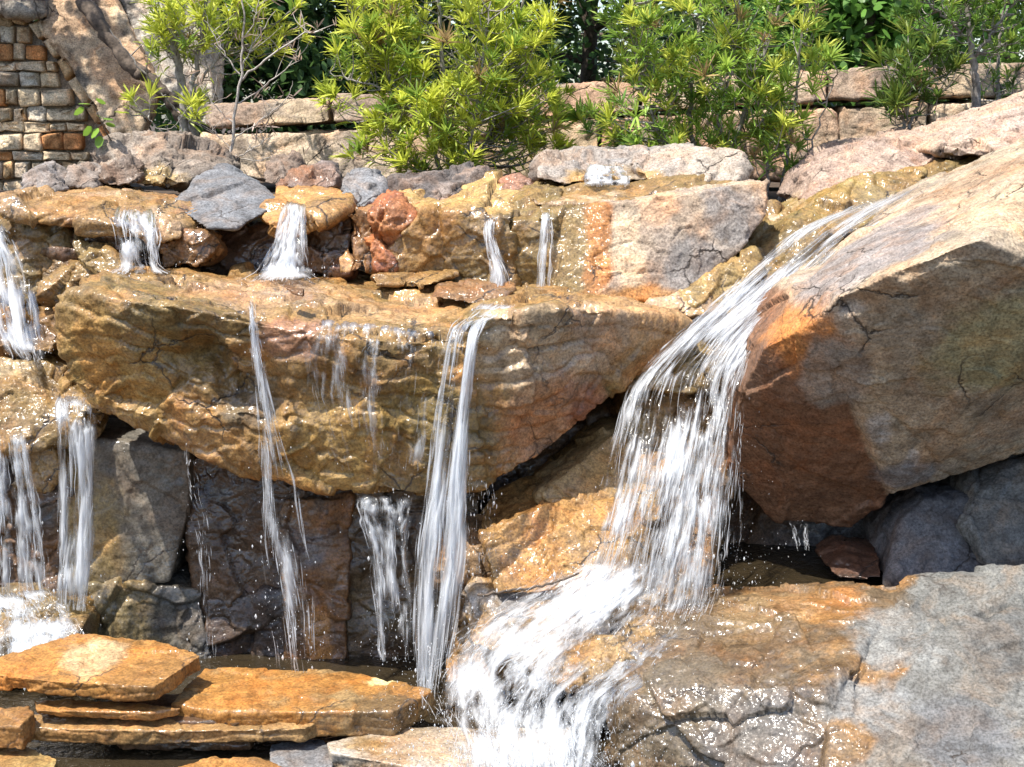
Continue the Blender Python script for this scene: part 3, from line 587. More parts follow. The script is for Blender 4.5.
    slab('small brown slab at the left edge beside the stack', [(-40, 712), (28, 707), (33, 714), (20, 726), (-40, 726)], .09, GB, BROWN, seed=126, z=.15, wet=.7)
    slab('mossy slab in the bottom left corner', [(-40, 742), (20, 742), (58, 757), (50, 790), (-40, 790)], .1, (.36, .27, .10), GB, seed=127, z=.03, wet=.4)
    slab('orange slab cut off by the bottom edge, under the long brown slab', [(170, 768), (210, 757), (262, 757), (300, 775), (280, 800), (180, 800)], .08, GO, GB, seed=128, z=.02, wet=.4)
    slab('dark wet slab in the gap beneath the highest slab', [(100, 700), (205, 690), (260, 705), (250, 722), (120, 722)], .12, BROWN, DARK, seed=129, z=.10, wet=.9)
    slab('bluish grey slab glimpsed between the long brown slab and the lower middle one', [(270, 745), (320, 738), (335, 752), (330, 775), (270, 775)], .06, (.2, .2, .2), SLATE, seed=130, z=0.0, wet=.8)

# ------------------------------------------------------------------ back wall and stone building
wallT = empty('stone_wall', P(600, 175, 9.0), 'low wall of huge tan sandstone slabs behind the bushes', 'wall')
WS = [('cap_stone', [(205, 106), (330, 97), (330, 123), (205, 128)], 8.90), ('cap_stone', [(332, 95), (470, 89), (470, 119), (332, 123)], 8.90),
      ('cap_stone', [(472, 89), (640, 81), (640, 113), (472, 120)], 8.90), ('cap_stone', [(642, 80), (828, 70), (828, 101), (642, 112)], 8.90),
      ('cap_stone', [(830, 69), (1060, 60), (1060, 95), (830, 100)], 8.90),
      ('wall_stone', [(200, 134), (400, 128), (396, 180), (200, 180)], 8.80), ('wall_stone', [(402, 126), (600, 119), (600, 180), (402, 180)], 8.80),
      ('wall_stone', [(602, 118), (838, 107), (838, 180), (602, 180)], 8.80), ('wall_stone', [(840, 107), (928, 103), (924, 160), (840, 160)], 8.80), ('wall_stone', [(930, 103), (1060, 99), (1060, 160), (930, 160)], 8.80)]
for i, (nm, q, y) in enumerate(WS):
    rock(nm, None, None, [([(a, b, y+(.10 if j < 2 else 0)) for j, (a, b) in enumerate(q)], .55)], [(.42, .32, .215), (.50, .39, .28)][i % 2], [(.26, .19, .145), (.38, .24, .16)][(i//2) % 2], (.24, .19, .15), wet=0, v=.014, seed=200+i, facet=.022, fs=2.6,
         amp=.010, strata=.014, sfreq=9, parent=wallT, cuts=3, cut=.04, smooth=1)

def masonry():
    T = empty('stone_building', P(20, 190, 9.3), 'small building of squared pale and rust stones with a slanted slab roof, upper left', 'building')
    rng = np.random.default_rng(5)
    V = []; F = []; cols = []; n = 0
    pal = [(.60, .54, .44), (.50, .47, .41), (.44, .44, .42), (.60, .52, .40), (.46, .25, .12), (.52, .46, .37), (.54, .40, .25), (.50, .48, .44), (.46, .40, .31), (.58, .51, .42), (.52, .46, .36)]
    o0 = P(-60, 196, 9.3); sc = 9.3/FPX/1.0
    def stone(x0, z0, w, h, rot=0, piv=None, dep=.05, c=None):
        nonlocal n
        c = np.array(c if c is not None else pal[rng.integers(len(pal))])
        rr = min(w, h)*.13; ring = []
        for (sx, sz, a0) in ((1, 1, 0), (-1, 1, 90), (-1, -1, 180), (1, -1, 270)):
            for a in (15, 75):
                a = R(a0+a); ring.append((x0+w/2+sx*(w/2-rr)+rr*math.cos(a), z0+h/2+sz*(h/2-rr)+rr*math.sin(a)))
        ring = np.array(ring)+rng.normal(size=(8, 2))*.006
        ctr = ring.mean(0)
        rows = [(1.0, .03), (1.0, -dep*.5), (.93, -dep*.85), (.75, -dep), (.4, -dep)]
        pts = []
        for k, y in rows:
            q = ctr+(ring-ctr)*k
            for a in q: pts.append((a[0], y+(rng.normal()*.007 if y < 0 else 0), a[1]))
        pts.append((ctr[0], -dep+rng.normal()*.01, ctr[1]))
        pts = np.array(pts)
        if rot:
            cs, sn = math.cos(rot), math.sin(rot); d = pts[:, [0, 2]]-np.array(piv)
            pts[:, 0] = piv[0]+d[:, 0]*cs-d[:, 1]*sn; pts[:, 2] = piv[1]+d[:, 0]*sn+d[:, 1]*cs
        V.append(pts); m = len(rows)
        for r in range(m-1):
            for k in range(8):
                a = n+r*8+k; b = n+r*8+(k+1) % 8; F.append((a, b, b+8, a+8))
        for k in range(8):
            b = n+(m-1)*8+(k+1) % 8; F.append((n+(m-1)*8+k, b, n+m*8, n+m*8))
        cols.append(np.repeat((c*np.array((1.08, .96, .80))*rng.uniform(.85, 1.2))[None], len(pts), 0)); n += len(pts)
    base = P(0, 196, 9.3); zb = base[2]
    X = lambda px: P(px, 100, 9.3)[0]
    Z = lambda py: P(0, py, 9.3)[2]
    py = 196.0
    while py > 14:
        h = rng.uniform(10, 19); px = -70+rng.uniform(0, 12)
        while px < 102:
            wd = rng.uniform(10, 32)
            lim = 36+(py-h-22)*.66 if py-h > 22 else 34
            if px+wd < min(lim, 88)+2 or (px < min(lim, 88)-9):
                wd = min(wd, min(lim, 88)-px)
                if wd > 6: stone(X(px), Z(py), (wd-1.6)*sc, (h-1.6-rng.uniform(0, 1.5))*sc, dep=rng.uniform(.03, .07))
            px += wd
        py -= h
    # a big upright stone and the slanted edge course
    a0 = np.array((X(38), Z(24))); a1 = np.array((X(100), Z(128))); d = a1-a0; Lh = np.linalg.norm(d); ang = math.atan2(d[1], d[0]); s = 0.0
    while s < Lh:
        l = rng.uniform(.12, .24); p = a0+d/Lh*s
        stone(p[0], p[1], l-.015, .07, rot=ang, piv=(p[0], p[1]), dep=.10, c=pal[[4, 5, 6, 3][rng.integers(4)]]); s += l
    V = np.concatenate(V); V[:, 1] += 9.3
    q = [f for f in F if f[2] != f[3]]; t = [f[:3] for f in F if f[2] == f[3]]
    mk('masonry_wall', V, [q, t], STONE, T, cols=np.concatenate(cols), floats={'wet': np.zeros(len(V)), 'relief': np.ones(len(V))}, smooth=True)
    # mortar core
    pv = [(X(-80), Z(200)), (X(104), Z(200)), (X(104), Z(132)), (X(34), Z(20)), (X(-80), Z(10))]
    vv = [(a, 9.315, b) for a, b in pv]+[(a, 9.9, b) for a, b in pv]
    k = 5; fq = [(i, i+k, (i+1) % k+k, (i+1) % k) for i in range(k)]
    V = np.array(vv)
    mk('mortar', V, [fq, [(0, 1, 2), (0, 2, 3), (0, 3, 4), (5, 7, 6), (5, 8, 7), (5, 9, 8)]], STONE, T, smooth=False, cols=np.tile((.28, .24, .19), (10, 1)), floats={'wet': np.zeros(10), 'relief': np.ones(10)})
    rock('roof_slab', None, None, [([(36, 14, 9.25), (52, -30, 9.5), (100, -30, 9.5), (158, 86, 9.2), (134, 150, 9.0), (112, 142, 9.0)], .25)], (.56, .43, .29), (.46, .30, .18), (.06, .055, .05), wet=0, v=.014, seed=221, facet=.025, parent=T, smooth=1, cscale=2.4)  # near-black blotches paint dappled tree shade onto the tan slab
    rock('roof_slab', None, None, [([(104, -30, 9.6), (210, -30, 9.6), (215, 130, 9.3), (168, 110, 9.3)], .25)], (.50, .45, .38), (.40, .34, .27), (.07, .06, .055), wet=0, v=.014, seed=222, facet=.025, parent=T, smooth=1, cscale=2.4)  # dark blotches here are painted dappled shade too
    rock('roof_slab', None, None, [([(-80, -30, 9.2), (34, -30, 9.2), (37, 12, 9.1), (-80, 15, 9.1)], .5)], (.24, .2, .16), (.34, .29, .23), (.09, .08, .07), wet=0, v=.014, seed=223, facet=.05, parent=T, smooth=1)
masonry()

# ------------------------------------------------------------------ plants
def tube_arrays(path, rad, sides=7, rng=None, wob=0.0):
    path = np.asarray(path, float); rad = np.asarray(rad, float); n = len(path)
    T = np.gradient(path, axis=0); T /= np.maximum(np.linalg.norm(T, axis=1, keepdims=True), 1e-9)
    ref = np.tile((0.31, .9, .2), (n, 1)); A = np.cross(T, ref); A /= np.maximum(np.linalg.norm(A, axis=1, keepdims=True), 1e-9); B = np.cross(A, T)
    th = np.arange(sides)*2*math.pi/sides
    V = path[:, None]+rad[:, None, None]*(np.cos(th)[None, :, None]*A[:, None]+np.sin(th)[None, :, None]*B[:, None])
    if wob and rng is not None: V = V+rng.normal(size=V.shape)*wob*rad[:, None, None]
    i = np.arange(n-1)[:, None]*sides; k = np.arange(sides)[None]
    F = np.stack((i+k, i+(k+1) % sides, i+sides+(k+1) % sides, i+sides+k), -1).reshape(-1, 4)
    return V.reshape(-1, 3), F
def spline(pts, n):
    pts = np.asarray(pts, float); m = len(pts)
    if m == 2: return pts[0]+(pts[1]-pts[0])*np.linspace(0, 1, n)[:, None]
    e = np.concatenate((2*pts[:1]-pts[1:2], pts, 2*pts[-1:]-pts[-2:-1]))
    t = np.linspace(0, m-1-1e-6, n); i = t.astype(int); f = (t-i)[:, None]
    p0, p1, p2, p3 = e[i], e[i+1], e[i+2], e[i+3]
    return .5*(2*p1+(p2-p0)*f+(2*p0-5*p1+4*p2-p3)*f*f+(3*p1-p0-3*p2+p3)*f**3)
class Tubes:
    def __init__(s): s.V = []; s.F = []; s.n = 0
    def add(s, path, rad, **k):
        v, f = tube_arrays(path, rad, **k); s.V.append(v); s.F.append(f+s.n); s.n += len(v)
    def build(s, name, mat, parent): return mk(name, np.concatenate(s.V), [np.concatenate(s.F)], mat, parent)
def blades(b, d, Ln, W, droop, rng, wide=.45):
    N_ = len(b); d = d/np.linalg.norm(d, axis=1, keepdims=True)
    sd = np.cross(d, rng.normal(size=(N_, 3))*.5+np.array((0, 0, 1.0))); sd /= np.maximum(np.linalg.norm(sd, axis=1, keepdims=True), 1e-6)
    def at(t): return b+d*(Ln*t)[:, None]+np.array((0, 0, -1.0))*(droop*Ln*t*t)[:, None]
    up = np.cross(sd, d)
    rows = []
    for t, k in ((0.02, .35), (wide*.75, 1.0), (.75, .8)):
        t = np.full(N_, t); c = at(t); wv = sd*(W*k*.5)[:, None]
        rows += [c-wv, c+wv]
    rows.append(at(np.full(N_, 1.0)))
    V = np.stack(rows, 1).reshape(-1, 3); o = (np.arange(N_)*7)[:, None]
    Q = np.concatenate((o+np.array((0, 1, 3, 2)), o+np.array((2, 3, 5, 4)))); Tt = o+np.array((4, 5, 6))
    return V, Q, Tt
def sample_crowns(crowns, n, rng, shell=.35):
    """crowns: (px,py,Y,rx,ry,depth metres, weight)"""
    w = np.array([c[6] if len(c) > 6 else c[3]*c[4] for c in crowns], float); w /= w.sum()
    out = []
    for i in rng.choice(len(crowns), n, p=w):
        c = crowns[i]; k = c[2]/FPX
        v = rng.normal(size=3); v /= np.linalg.norm(v); v *= rng.uniform(shell, 1)**.6
        out.append((P(c[0], c[1], c[2])+v*np.array((c[3]*k, c[5], c[4]*k)), v))
    return np.array([o[0] for o in out]), np.array([o[1] for o in out])
def whorl_bush(name, label, cat, base, stems, crowns, n, seed, cols, leafL=(.085, .145), leafW=.0105, per=(18, 28), bark=BARK, group=None, twigr=.0028, spread=(.25, 1.15), young=.55, stemr=.018):
    rng = np.random.default_rng(seed)
    T = empty(name, P(*base), label, cat, group)
    tb = Tubes(); spts = []
    for st in stems:
        r0 = st[0]; pts = [P(*q) for q in st[1:]]; sp_ = spline(pts, 26); sp_ += rng.normal(size=sp_.shape)*.006
        tb.add(sp_, np.linspace(r0, r0*.35, 26), sides=8, rng=rng, wob=.06); spts.append(sp_)
    tb.build('stem', bark, T)
    sp_all = np.concatenate(spts)
    pos, nrm = sample_crowns(crowns, n, rng)
    tw = Tubes(); B = []; D = []; Ln = []; Wd = []; Dr = []; Cl = []
    for p, v in zip(pos, nrm):
        d = sp_all-p; dist = np.linalg.norm(d*np.array((1, 1, .8)), axis=1)+np.where(sp_all[:, 2] > p[2]-.05, 1.5, 0)
        q = sp_all[np.argmin(dist+rng.uniform(0, .15, len(dist)))]
        mid = (p+q)/2+np.array((0, 0, -.04))+rng.normal(size=3)*.02
        path = spline([q, mid, p], 8)
        tw.add(path, np.linspace(twigr*1.7, twigr*.7, 8), sides=4)
        ax = path[-1]-path[-3]; ax /= np.linalg.norm(ax); ax = ax*.6+v*.5+np.array((0, -.08, .75)); ax /= np.linalg.norm(ax)
        m = rng.integers(*per); u = rng.normal(size=(m, 3)); u -= (u@ax)[:, None]*ax; u /= np.linalg.norm(u, axis=1, keepdims=True)
        an = rng.uniform(*spread, m)
        dd = ax*np.cos(an)[:, None]+u*np.sin(an)[:, None]
        s_ = rng.uniform(.55, 1.2)
        B.append(p+ax*rng.uniform(-.035, .01, m)[:, None]); D.append(dd); Ln.append(rng.uniform(*leafL, m)*s_); Wd.append(np.full(m, leafW)*rng.uniform(.8, 1.2, m)); Dr.append(rng.uniform(.0, .3, m))
        y = rng.uniform() < young
        c = np.array(cols[0] if y else cols[1]) if rng.uniform() > .18 else np.array(cols[2])
        Cl.append(np.clip(c*(1+rng.normal(size=(m, 1))*.18)+(np.array(cols[0])-c)*np.clip(1-an[:, None], 0, 1)*.4, .005, .9))
        if rng.uniform() < .05: Cl[-1] = np.clip(np.array((.38, .27, .13))*(1+rng.normal(size=(m, 1))*.2), .01, .9)
        # older leaves back along the twig
        k = rng.integers(3, 8); tt = rng.uniform(.45, .95, k); bb = np.array([path[int(a*7)] for a in tt])
        u = rng.normal(size=(k, 3)); u -= (u@ax)[:, None]*ax
        B.append(bb); D.append(u+ax*.5); Ln.append(rng.uniform(*leafL, k)*.9); Wd.append(np.full(k, leafW)); Dr.append(rng.uniform(.1, .4, k))
        Cl.append(np.clip(np.array(cols[1])*(1+rng.normal(size=(k, 1))*.15), .005, .9))
    tw.build('twigs', bark, T)
    V, Q, Tt = blades(np.concatenate(B), np.concatenate(D), np.concatenate(Ln), np.concatenate(Wd), np.concatenate(Dr), rng)
    mk('foliage', V, [Q, Tt], LEAF, T, smooth=False, cols=np.repeat(np.concatenate(Cl), 7, 0))
    return T
YG = ((.62, .66, .10), (.42, .50, .07), (.18, .30, .05))
GG = ((.58, .62, .11), (.30, .45, .08), (.12, .24, .045))
whorl_bush('evergreen_bush', 'bright yellow green narrow leaved bush left of centre, behind the dark long rim stone', 'bush', (455, 190, 8.1),
    [(.022, (455, 195, 8.1), (450, 120, 8.1), (440, 40, 8.15), (436, -60, 8.2)), (.016, (462, 195, 8.1), (490, 130, 8.05), (515, 50, 8.1), (530, -60, 8.1)), (.014, (448, 192, 8.1), (425, 130, 7.95), (385, 70, 8.0), (350, 10, 8.1)),
     (.012, (455, 190, 8.05), (470, 140, 7.9), (480, 80, 7.85), (490, 0, 7.9)), (.010, (440, 180, 8.05), (400, 140, 8.0), (372, 115, 8.0)), (.008, (455, 120, 8.1), (400, 95, 8.0), (330, 72, 8.0))],
    [(450, 60, 8.1, 105, 70, .45), (420, 125, 8.0, 62, 45, .3), (525, 75, 8.1, 52, 75, .35), (375, 35, 8.1, 48, 48, .3), (480, -40, 8.1, 130, 60, .5, 2600), (336, 92, 8.0, 22, 14, .1), (362, 150, 7.95, 24, 14, .15), (450, 160, 7.9, 60, 18, .25), (545, 130, 8.05, 28, 45, .2), (390, -50, 8.1, 70, 60, .4, 800), (462, 105, 8.0, 85, 60, .4)],
    480, 301, YG, young=.7, group='narrow leaved bushes along the wall')
whorl_bush('evergreen_bush', 'greener tall narrow leaved bush right of centre, behind the pale rim slabs', 'bush', (710, 195, 8.1),
    [(.018, (700, 195, 8.1), (690, 110, 8.1), (700, 30, 8.1), (705, -60, 8.15)), (.016, (715, 195, 8.1), (745, 110, 8.1), (775, 20, 8.1), (790, -60, 8.1)), (.012, (695, 192, 8.1), (655, 120, 8.0), (635, 50, 8.05), (630, -40, 8.1)),
     (.012, (725, 195, 8.05), (720, 120, 7.95), (735, 50, 7.95), (740, -50, 8.0)), (.012, (775, 225, 8.0), (790, 140, 8.0), (800, 60, 8.05), (812, -50, 8.1)), (.009, (785, 225, 7.95), (810, 150, 8.0), (835, 80, 8.0)), (.009, (768, 222, 8.0), (765, 140, 7.95), (755, 70, 7.9))],
    [(690, 40, 8.1, 90, 65, .45), (640, 110, 8.0, 40, 48, .3), (735, 110, 8.05, 62, 55, .35), (785, 40, 8.05, 48, 70, .35), (700, -50, 8.1, 140, 60, .5, 2600), (625, 25, 8.1, 26, 36, .2), (780, 150, 8.0, 34, 38, .2), (680, 150, 8.0, 75, 24, .3), (720, 75, 7.95, 70, 50, .3), (590, 120, 8.05, 18, 20, .12)],
    430, 302, GG, young=.45, leafL=(.08, .14), group='narrow leaved bushes along the wall')
whorl_bush('evergreen_bush', 'sparse bush with thick grey trunk and few yellow tufts, before the roof slabs', 'bush', (185, 150, 8.3),
    [(.034, (185, 152, 8.3), (184, 110, 8.3), (178, 60, 8.3), (166, 10, 8.3), (150, -60, 8.35)), (.022, (196, 152, 8.3), (192, 100, 8.25), (200, 40, 8.2), (212, -50, 8.2)), (.008, (180, 115, 8.3), (150, 80, 8.2), (110, 30, 8.2)), (.010, (192, 90, 8.25), (230, 40, 8.2), (250, -20, 8.2)), (.006, (175, 150, 8.2), (160, 130, 8.1), (145, 115, 8.1))],
    [(178, 30, 8.25, 38, 48, .3), (220, 10, 8.2, 40, 36, .3), (140, 103, 8.1, 20, 16, .12), (195, 105, 8.1, 12, 12, .1), (190, -40, 8.3, 90, 50, .4, 1000), (160, 15, 8.2, 25, 28, .2), (275, 25, 8.2, 45, 30, .2)],
    105, 303, YG, young=.7, group='narrow leaved bushes along the wall')
whorl_bush('evergreen_bush', 'small dark green bush at the upper right, left of the slim grey tree', 'bush', (905, 125, 8.2),
    [(.010, (905, 128, 8.2), (895, 90, 8.2), (885, 55, 8.2)), (.010, (908, 128, 8.2), (925, 90, 8.2), (940, 50, 8.2)), (.008, (905, 126, 8.2), (910, 90, 8.1), (912, 50, 8.1))],
    [(895, 80, 8.2, 26, 34, .25), (935, 75, 8.2, 26, 28, .25), (912, 50, 8.2, 40, 22, .25)], 48, 304, ((.22, .28, .05), (.10, .17, .035), (.06, .10, .025)), young=.3, leafL=(.10, .17), group='narrow leaved bushes along the wall')
whorl_bush('slim_tree', 'slim grey trunked tree with fine green leaves at the upper right corner', 'tree', (976, 118, 8.4),
    [(.030, (977, 120, 8.4), (975, 80, 8.4), (969, 30, 8.4), (962, -60, 8.4)), (.014, (1000, 120, 8.6), (998, 60, 8.6), (1010, -30, 8.6)), (.012, (972, 60, 8.4), (1000, 20, 8.4), (1030, -20, 8.4)), (.010, (970, 40, 8.4), (935, 10, 8.4), (905, -20, 8.4))],
    [(945, 10, 8.4, 48, 36, .4), (1005, 50, 8.5, 36, 50, .4), (1010, -20, 8.4, 70, 40, .4), (960, -50, 8.4, 100, 50, .5), (1030, 90, 8.4, 30, 25, .3)], 170, 305, ((.28, .38, .06), (.13, .24, .04), (.07, .13, .03)), leafL=(.06, .11), leafW=.009, young=.4)

def dead_shrub():
    rng = np.random.default_rng(8); T = empty('dry_shrub', P(232, 165, 8.0), 'bare dry shrub of pale twigs with withered leaves, left of the yellow bush', 'shrub')
    tb = Tubes(); ends = []
    def br(pts, r, n=16):
        s = spline([P(*q) for q in pts], n); s += rng.normal(size=s.shape)*.004; tb.add(s, np.linspace(r, r*.4, n), sides=6); return s
    main = br([(230, 168, 8.0), (234, 120, 8.0), (241, 75, 8.0), (243, 30, 8.0), (240, -30, 8.0)], .011, 24)
    for pts, r in [([(239, 82, 8), (265, 60, 7.95), (300, 36, 7.95), (322, 30, 7.95)], .007), ([(236, 105, 8), (262, 88, 8), (285, 70, 8), (300, 48, 8)], .005), ([(233, 140, 8), (255, 125, 7.9), (285, 100, 7.9), (293, 82, 7.9)], .004), ([(231, 160, 8), (250, 150, 7.9), (272, 135, 7.9)], .004),
                   ([(240, 75, 8), (222, 50, 8), (205, 20, 8)], .005), ([(242, 40, 8), (255, 20, 8), (262, -20, 8)], .004), ([(235, 125, 8), (215, 105, 8), (200, 85, 8)], .004), ([(232, 150, 8), (218, 135, 8), (205, 118, 8)], .003), ([(241, 70, 8), (252, 48, 8.05), (275, 10, 8.1)], .005), ([(236, 158, 8), (262, 160, 7.9), (280, 150, 7.9)], .003)]:
        s = br(pts, r)
        for k in range(5):
            i = rng.integers(6, 15); e = s[i]+np.array((rng.normal()*.10, rng.normal()*.05, rng.uniform(.02, .16)))
            tb.add(spline([s[i], (s[i]+e)/2+rng.normal(size=3)*.01, e], 6), np.linspace(r*.5, r*.2, 6), sides=4); ends.append(e)
    tb.build('twigs', TWIG, T)
    B = []; D = []
    for e in ends:
        if rng.uniform() < .8:
            m = rng.integers(2, 6); B.append(np.repeat(e[None], m, 0)+rng.normal(size=(m, 3))*.01); D.append(rng.normal(size=(m, 3))*.6+np.array((.1, -.1, .5)))
    B = np.concatenate(B); D = np.concatenate(D); n = len(B)
    V, Q, Tt = blades(B, D, rng.uniform(.05, .09, n), np.full(n, .009), rng.uniform(0, .2, n), rng)
    mk('foliage', V, [Q, Tt], LEAF, T, smooth=False, cols=np.repeat(np.clip(np.array((.42, .31, .25))*(1+rng.normal(size=(n, 1))*.2), .02, .8), 7, 0))
dead_shrub()
def weed():
    rng = np.random.default_rng(9); T = empty('seedling', P(105, 142, 7.6), 'little weed with heart shaped bright green leaves growing out of the largest purple rim stone', 'plant')
    tb = Tubes(); st = spline([P(112, 142, 7.5), P(104, 128, 7.48), P(97, 112, 7.47), P(93, 100, 7.46)], 14); tb.add(st, np.linspace(.004, .0015, 14), sides=5)
    B = []; D = []
    for px, py, dx, dz in [(84, 108, -1, -.2), (97, 101, .8, .4), (96, 115, 1, .1), (98, 128, -.6, -.6), (108, 126, .5, .6), (104, 118, .9, .3), (92, 127, -1, -.5), (100, 136, -.2, -1), (90, 104, -.9, .5)]:
        p = P(px, py, 7.45); q = st[np.argmin(np.linalg.norm(st-p, axis=1))]; tb.add(spline([q, (p+q)/2+np.array((0, 0, .01)), p], 5), np.full(5, .0014), sides=4)
        B.append(p); D.append((dx, -.5, dz-.4))
    tb.build('stem', BARKB, T); n = len(B)
    V, Q, Tt = blades(np.array(B), np.array(D, float), np.full(n, .062), np.full(n, .05), np.full(n, .1), rng, wide=.35)
    mk('foliage', V, [Q, Tt], LEAF, T, smooth=False, cols=np.repeat(np.array((.25, .42, .06))*(1+rng.normal(size=(n, 1))*.12), 7, 0))
weed()

def broad_tree(name, label, x, y, h, crowns, n, seed, col, leaf=.10, trunk=.12, cat='tree', group=None, droop=.2):
    """x,y on the ground, crowns (dx,dy,z,rx,ry,rz)"""
    rng = np.random.default_rng(seed); T = empty(name, (x, y, 1.88), label, cat, group)
    tb = Tubes(); tops = [np.array((x+c[0], y+c[1], c[2])) for c in crowns]
    tb.add(spline([(x, y, 1.7), (x+rng.normal()*.1, y, 1.9+h*.35), (x+rng.normal()*.15, y, 1.9+h*.8)], 14), np.linspace(trunk, trunk*.35, 14), sides=9, rng=rng, wob=.05)
    for tp in tops:
        s = np.array((x, y, min(tp[2]-.2, 1.9+h*rng.uniform(.25, .5))))
        tb.add(spline([s, (s+tp)/2+rng.normal(size=3)*.12, tp], 10), np.linspace(trunk*.5, .012, 10), sides=6)
    tb.build('trunk', BARKB, T)
    wts = np.array([c[3]*c[4]*c[5] for c in crowns])**.7; wts /= wts.sum()
    per = 26; m = n//per; ci = rng.choice(len(crowns), m, p=wts); cr = np.array(crowns)[ci]
    v = rng.normal(size=(m, 3)); v /= np.linalg.norm(v, axis=1, keepdims=True); v *= rng.uniform(.25, 1, (m, 1))**.5
    cen = np.stack((x+cr[:, 0], y+cr[:, 1], cr[:, 2]), 1)+v*cr[:, 3:6]
    B = np.repeat(cen, per, 0)+rng.normal(size=(m*per, 3))*leaf*1.5
    B[:, 2] = np.maximum(B[:, 2], 1.92)
    D = rng.normal(size=(m*per, 3))+np.array((0, -.2, .1))
    V, Q, Tt = blades(B, D, rng.uniform(.7, 1.2, m*per)*leaf, rng.uniform(.45, .62, m*per)*leaf, np.full(m*per, droop), rng)
    c = np.array(col)*(1+rng.normal(size=(m, 1))*.25); c = np.repeat(c, per, 0)*(1+rng.normal(size=(m*per, 1))*.15)
    mk('crown', V, [Q, Tt], LEAF, T, smooth=False, cols=np.repeat(np.clip(c, .004, .6), 7, 0))
GT = 'dark trees beyond the wall'
def xat(px, Y): return P(px, 100, Y)[0]
broad_tree('shade_tree', 'dense dark tree beyond the wall, between dry shrub and yellow green bush', xat(300, 13.5), 13.5, 4.5, [(0, 0, 3.2, 1.2, 1, 1.3), (-.9, .3, 3.8, 1.1, 1, 1.4), (.9, .2, 4.0, 1.1, 1, 1.3), (0, 0, 5.2, 1.6, 1.3, 1.2), (-.6, -.2, 2.5, .9, .7, .6), (.7, 0, 2.5, .8, .7, .7)], 15000, 401, (.06, .115, .035), group=GT)
broad_tree('shade_tree', 'dense tree behind the yellow green bush', xat(440, 15), 15, 5, [(0, 0, 3.4, 1.4, 1, 1.5), (-.9, 0, 4.2, 1.1, 1, 1.4), (1., 0, 4.2, 1.1, 1, 1.4), (0, 0, 5.6, 1.8, 1.3, 1.3), (.2, -.2, 2.6, 1.3, .7, .7)], 12000, 402, (.08, .15, .04), group=GT)
broad_tree('shade_tree', 'dark feathery tree in the gap between the two big bushes, sky peeping through', xat(585, 17), 17, 5, [(-.9, 0, 3.2, .75, .8, 1.3), (.55, 0, 2.7, .6, .6, .5), (.95, 0, 3.5, .5, .6, .9), (-.2, 0, 2.45, .9, .6, .35), (0, 0, 5.2, 1.6, 1.0, 1.2), (-.2, .1, 4.2, .9, .7, .4)], 9000, 403, (.06, .11, .045), leaf=.09, group=GT)
broad_tree('shade_tree', 'mid green tree behind the greener tall bush', xat(720, 15), 15, 5, [(0, 0, 3.3, 1.2, 1, 1.4), (.8, 0, 4.2, 1.1, 1, 1.4), (-.7, 0, 4.5, .9, 1, 1.4), (0, 0, 5.6, 1.8, 1.3, 1.3), (.3, -.2, 2.5, 1.0, .7, .7)], 11000, 404, (.10, .18, .045), group=GT)
broad_tree('broadleaf_tree', 'fresh green broadleaf tree with large leaves over the wall, upper right', xat(865, 11), 11, 3.6, [(0, 0, 2.95, .65, .5, .55), (-.4, .1, 3.4, .6, .5, .6), (.4, 0, 3.3, .6, .5, .6), (0, .2, 3.9, 1.0, .7, .7), (.1, .3, 2.5, .6, .4, .4)], 6500, 405, (.12, .25, .045), leaf=.10, trunk=.07)
broad_tree('shade_tree', 'light green tree beyond the slim grey tree at the right edge', xat(985, 14), 14, 4.5, [(0, 0, 3.2, 1.3, .8, 1.3), (.8, 0, 3.8, 1, .8, 1.4), (-.8, .1, 4.0, .9, .8, 1.2), (0, 0, 5.2, 1.6, 1.0, 1.2), (0, .1, 2.4, 1.4, .6, .6)], 11000, 406, (.22, .34, .07), group=GT)
broad_tree('shade_tree', 'tree behind the roof slabs at the upper left', xat(200, 12.5), 12.5, 4.5, [(0, 0, 3.6, 1.2, .9, 1.2), (-.9, 0, 4.4, 1.3, .9, 1.2), (.5, 0, 2.8, .8, .7, .9), (0, 0, 5.2, 1.6, 1.0, 1.2)], 11000, 407, (.08, .15, .04), group=GT)
broad_tree('shade_tree', 'far pale tree low behind the wall gap', xat(640, 26), 26, 5, [(-1.6, 0, 3.2, 1.5, .8, 1.0), (1.4, 0, 3.4, 1.6, .8, 1.5), (4.5, 0, 3.8, 2.2, .8, 2), (-5, 0, 3.8, 2.4, .8, 2), (8, 0, 4, 2.4, .8, 2.2), (-9, 0, 4, 2.4, .8, 2.2)], 16000, 408, (.07, .12, .04), leaf=.16, group=GT)
broad_tree('shade_tree', 'tall leafy tree leaning in from beyond the left frame edge', -4.6, 8.3, 5, [(.6, .1, 5.2, .8, .8, .6), (1.5, .3, 5.0, .7, .8, .5), (.1, -.3, 5.8, .9, .8, .6), (1.9, .7, 5.6, .6, .6, .4), (.4, 1.1, 5.6, .7, .7, .5)], 450, 409, (.07, .13, .03), leaf=.12)
def logs():
    rng = np.random.default_rng(3); tb = Tubes()
    s = spline([P(70, -18, 9.15), P(100, 25, 9.05), P(128, 62, 8.98), P(160, 88, 8.95), P(182, 118, 8.95)], 40); s += rng.normal(size=s.shape)*.006
    tb.add(s, np.linspace(.05, .035, 40)*(1+.22*vnoise(np.stack((np.arange(40)*.35, np.zeros(40), np.zeros(40)), 1), 4)), sides=12, rng=rng, wob=.05)
    tag(tb.build('log', BARKB, None), 'dark gnarled log lying slantwise over the roof slabs, upper left', 'log')
logs()

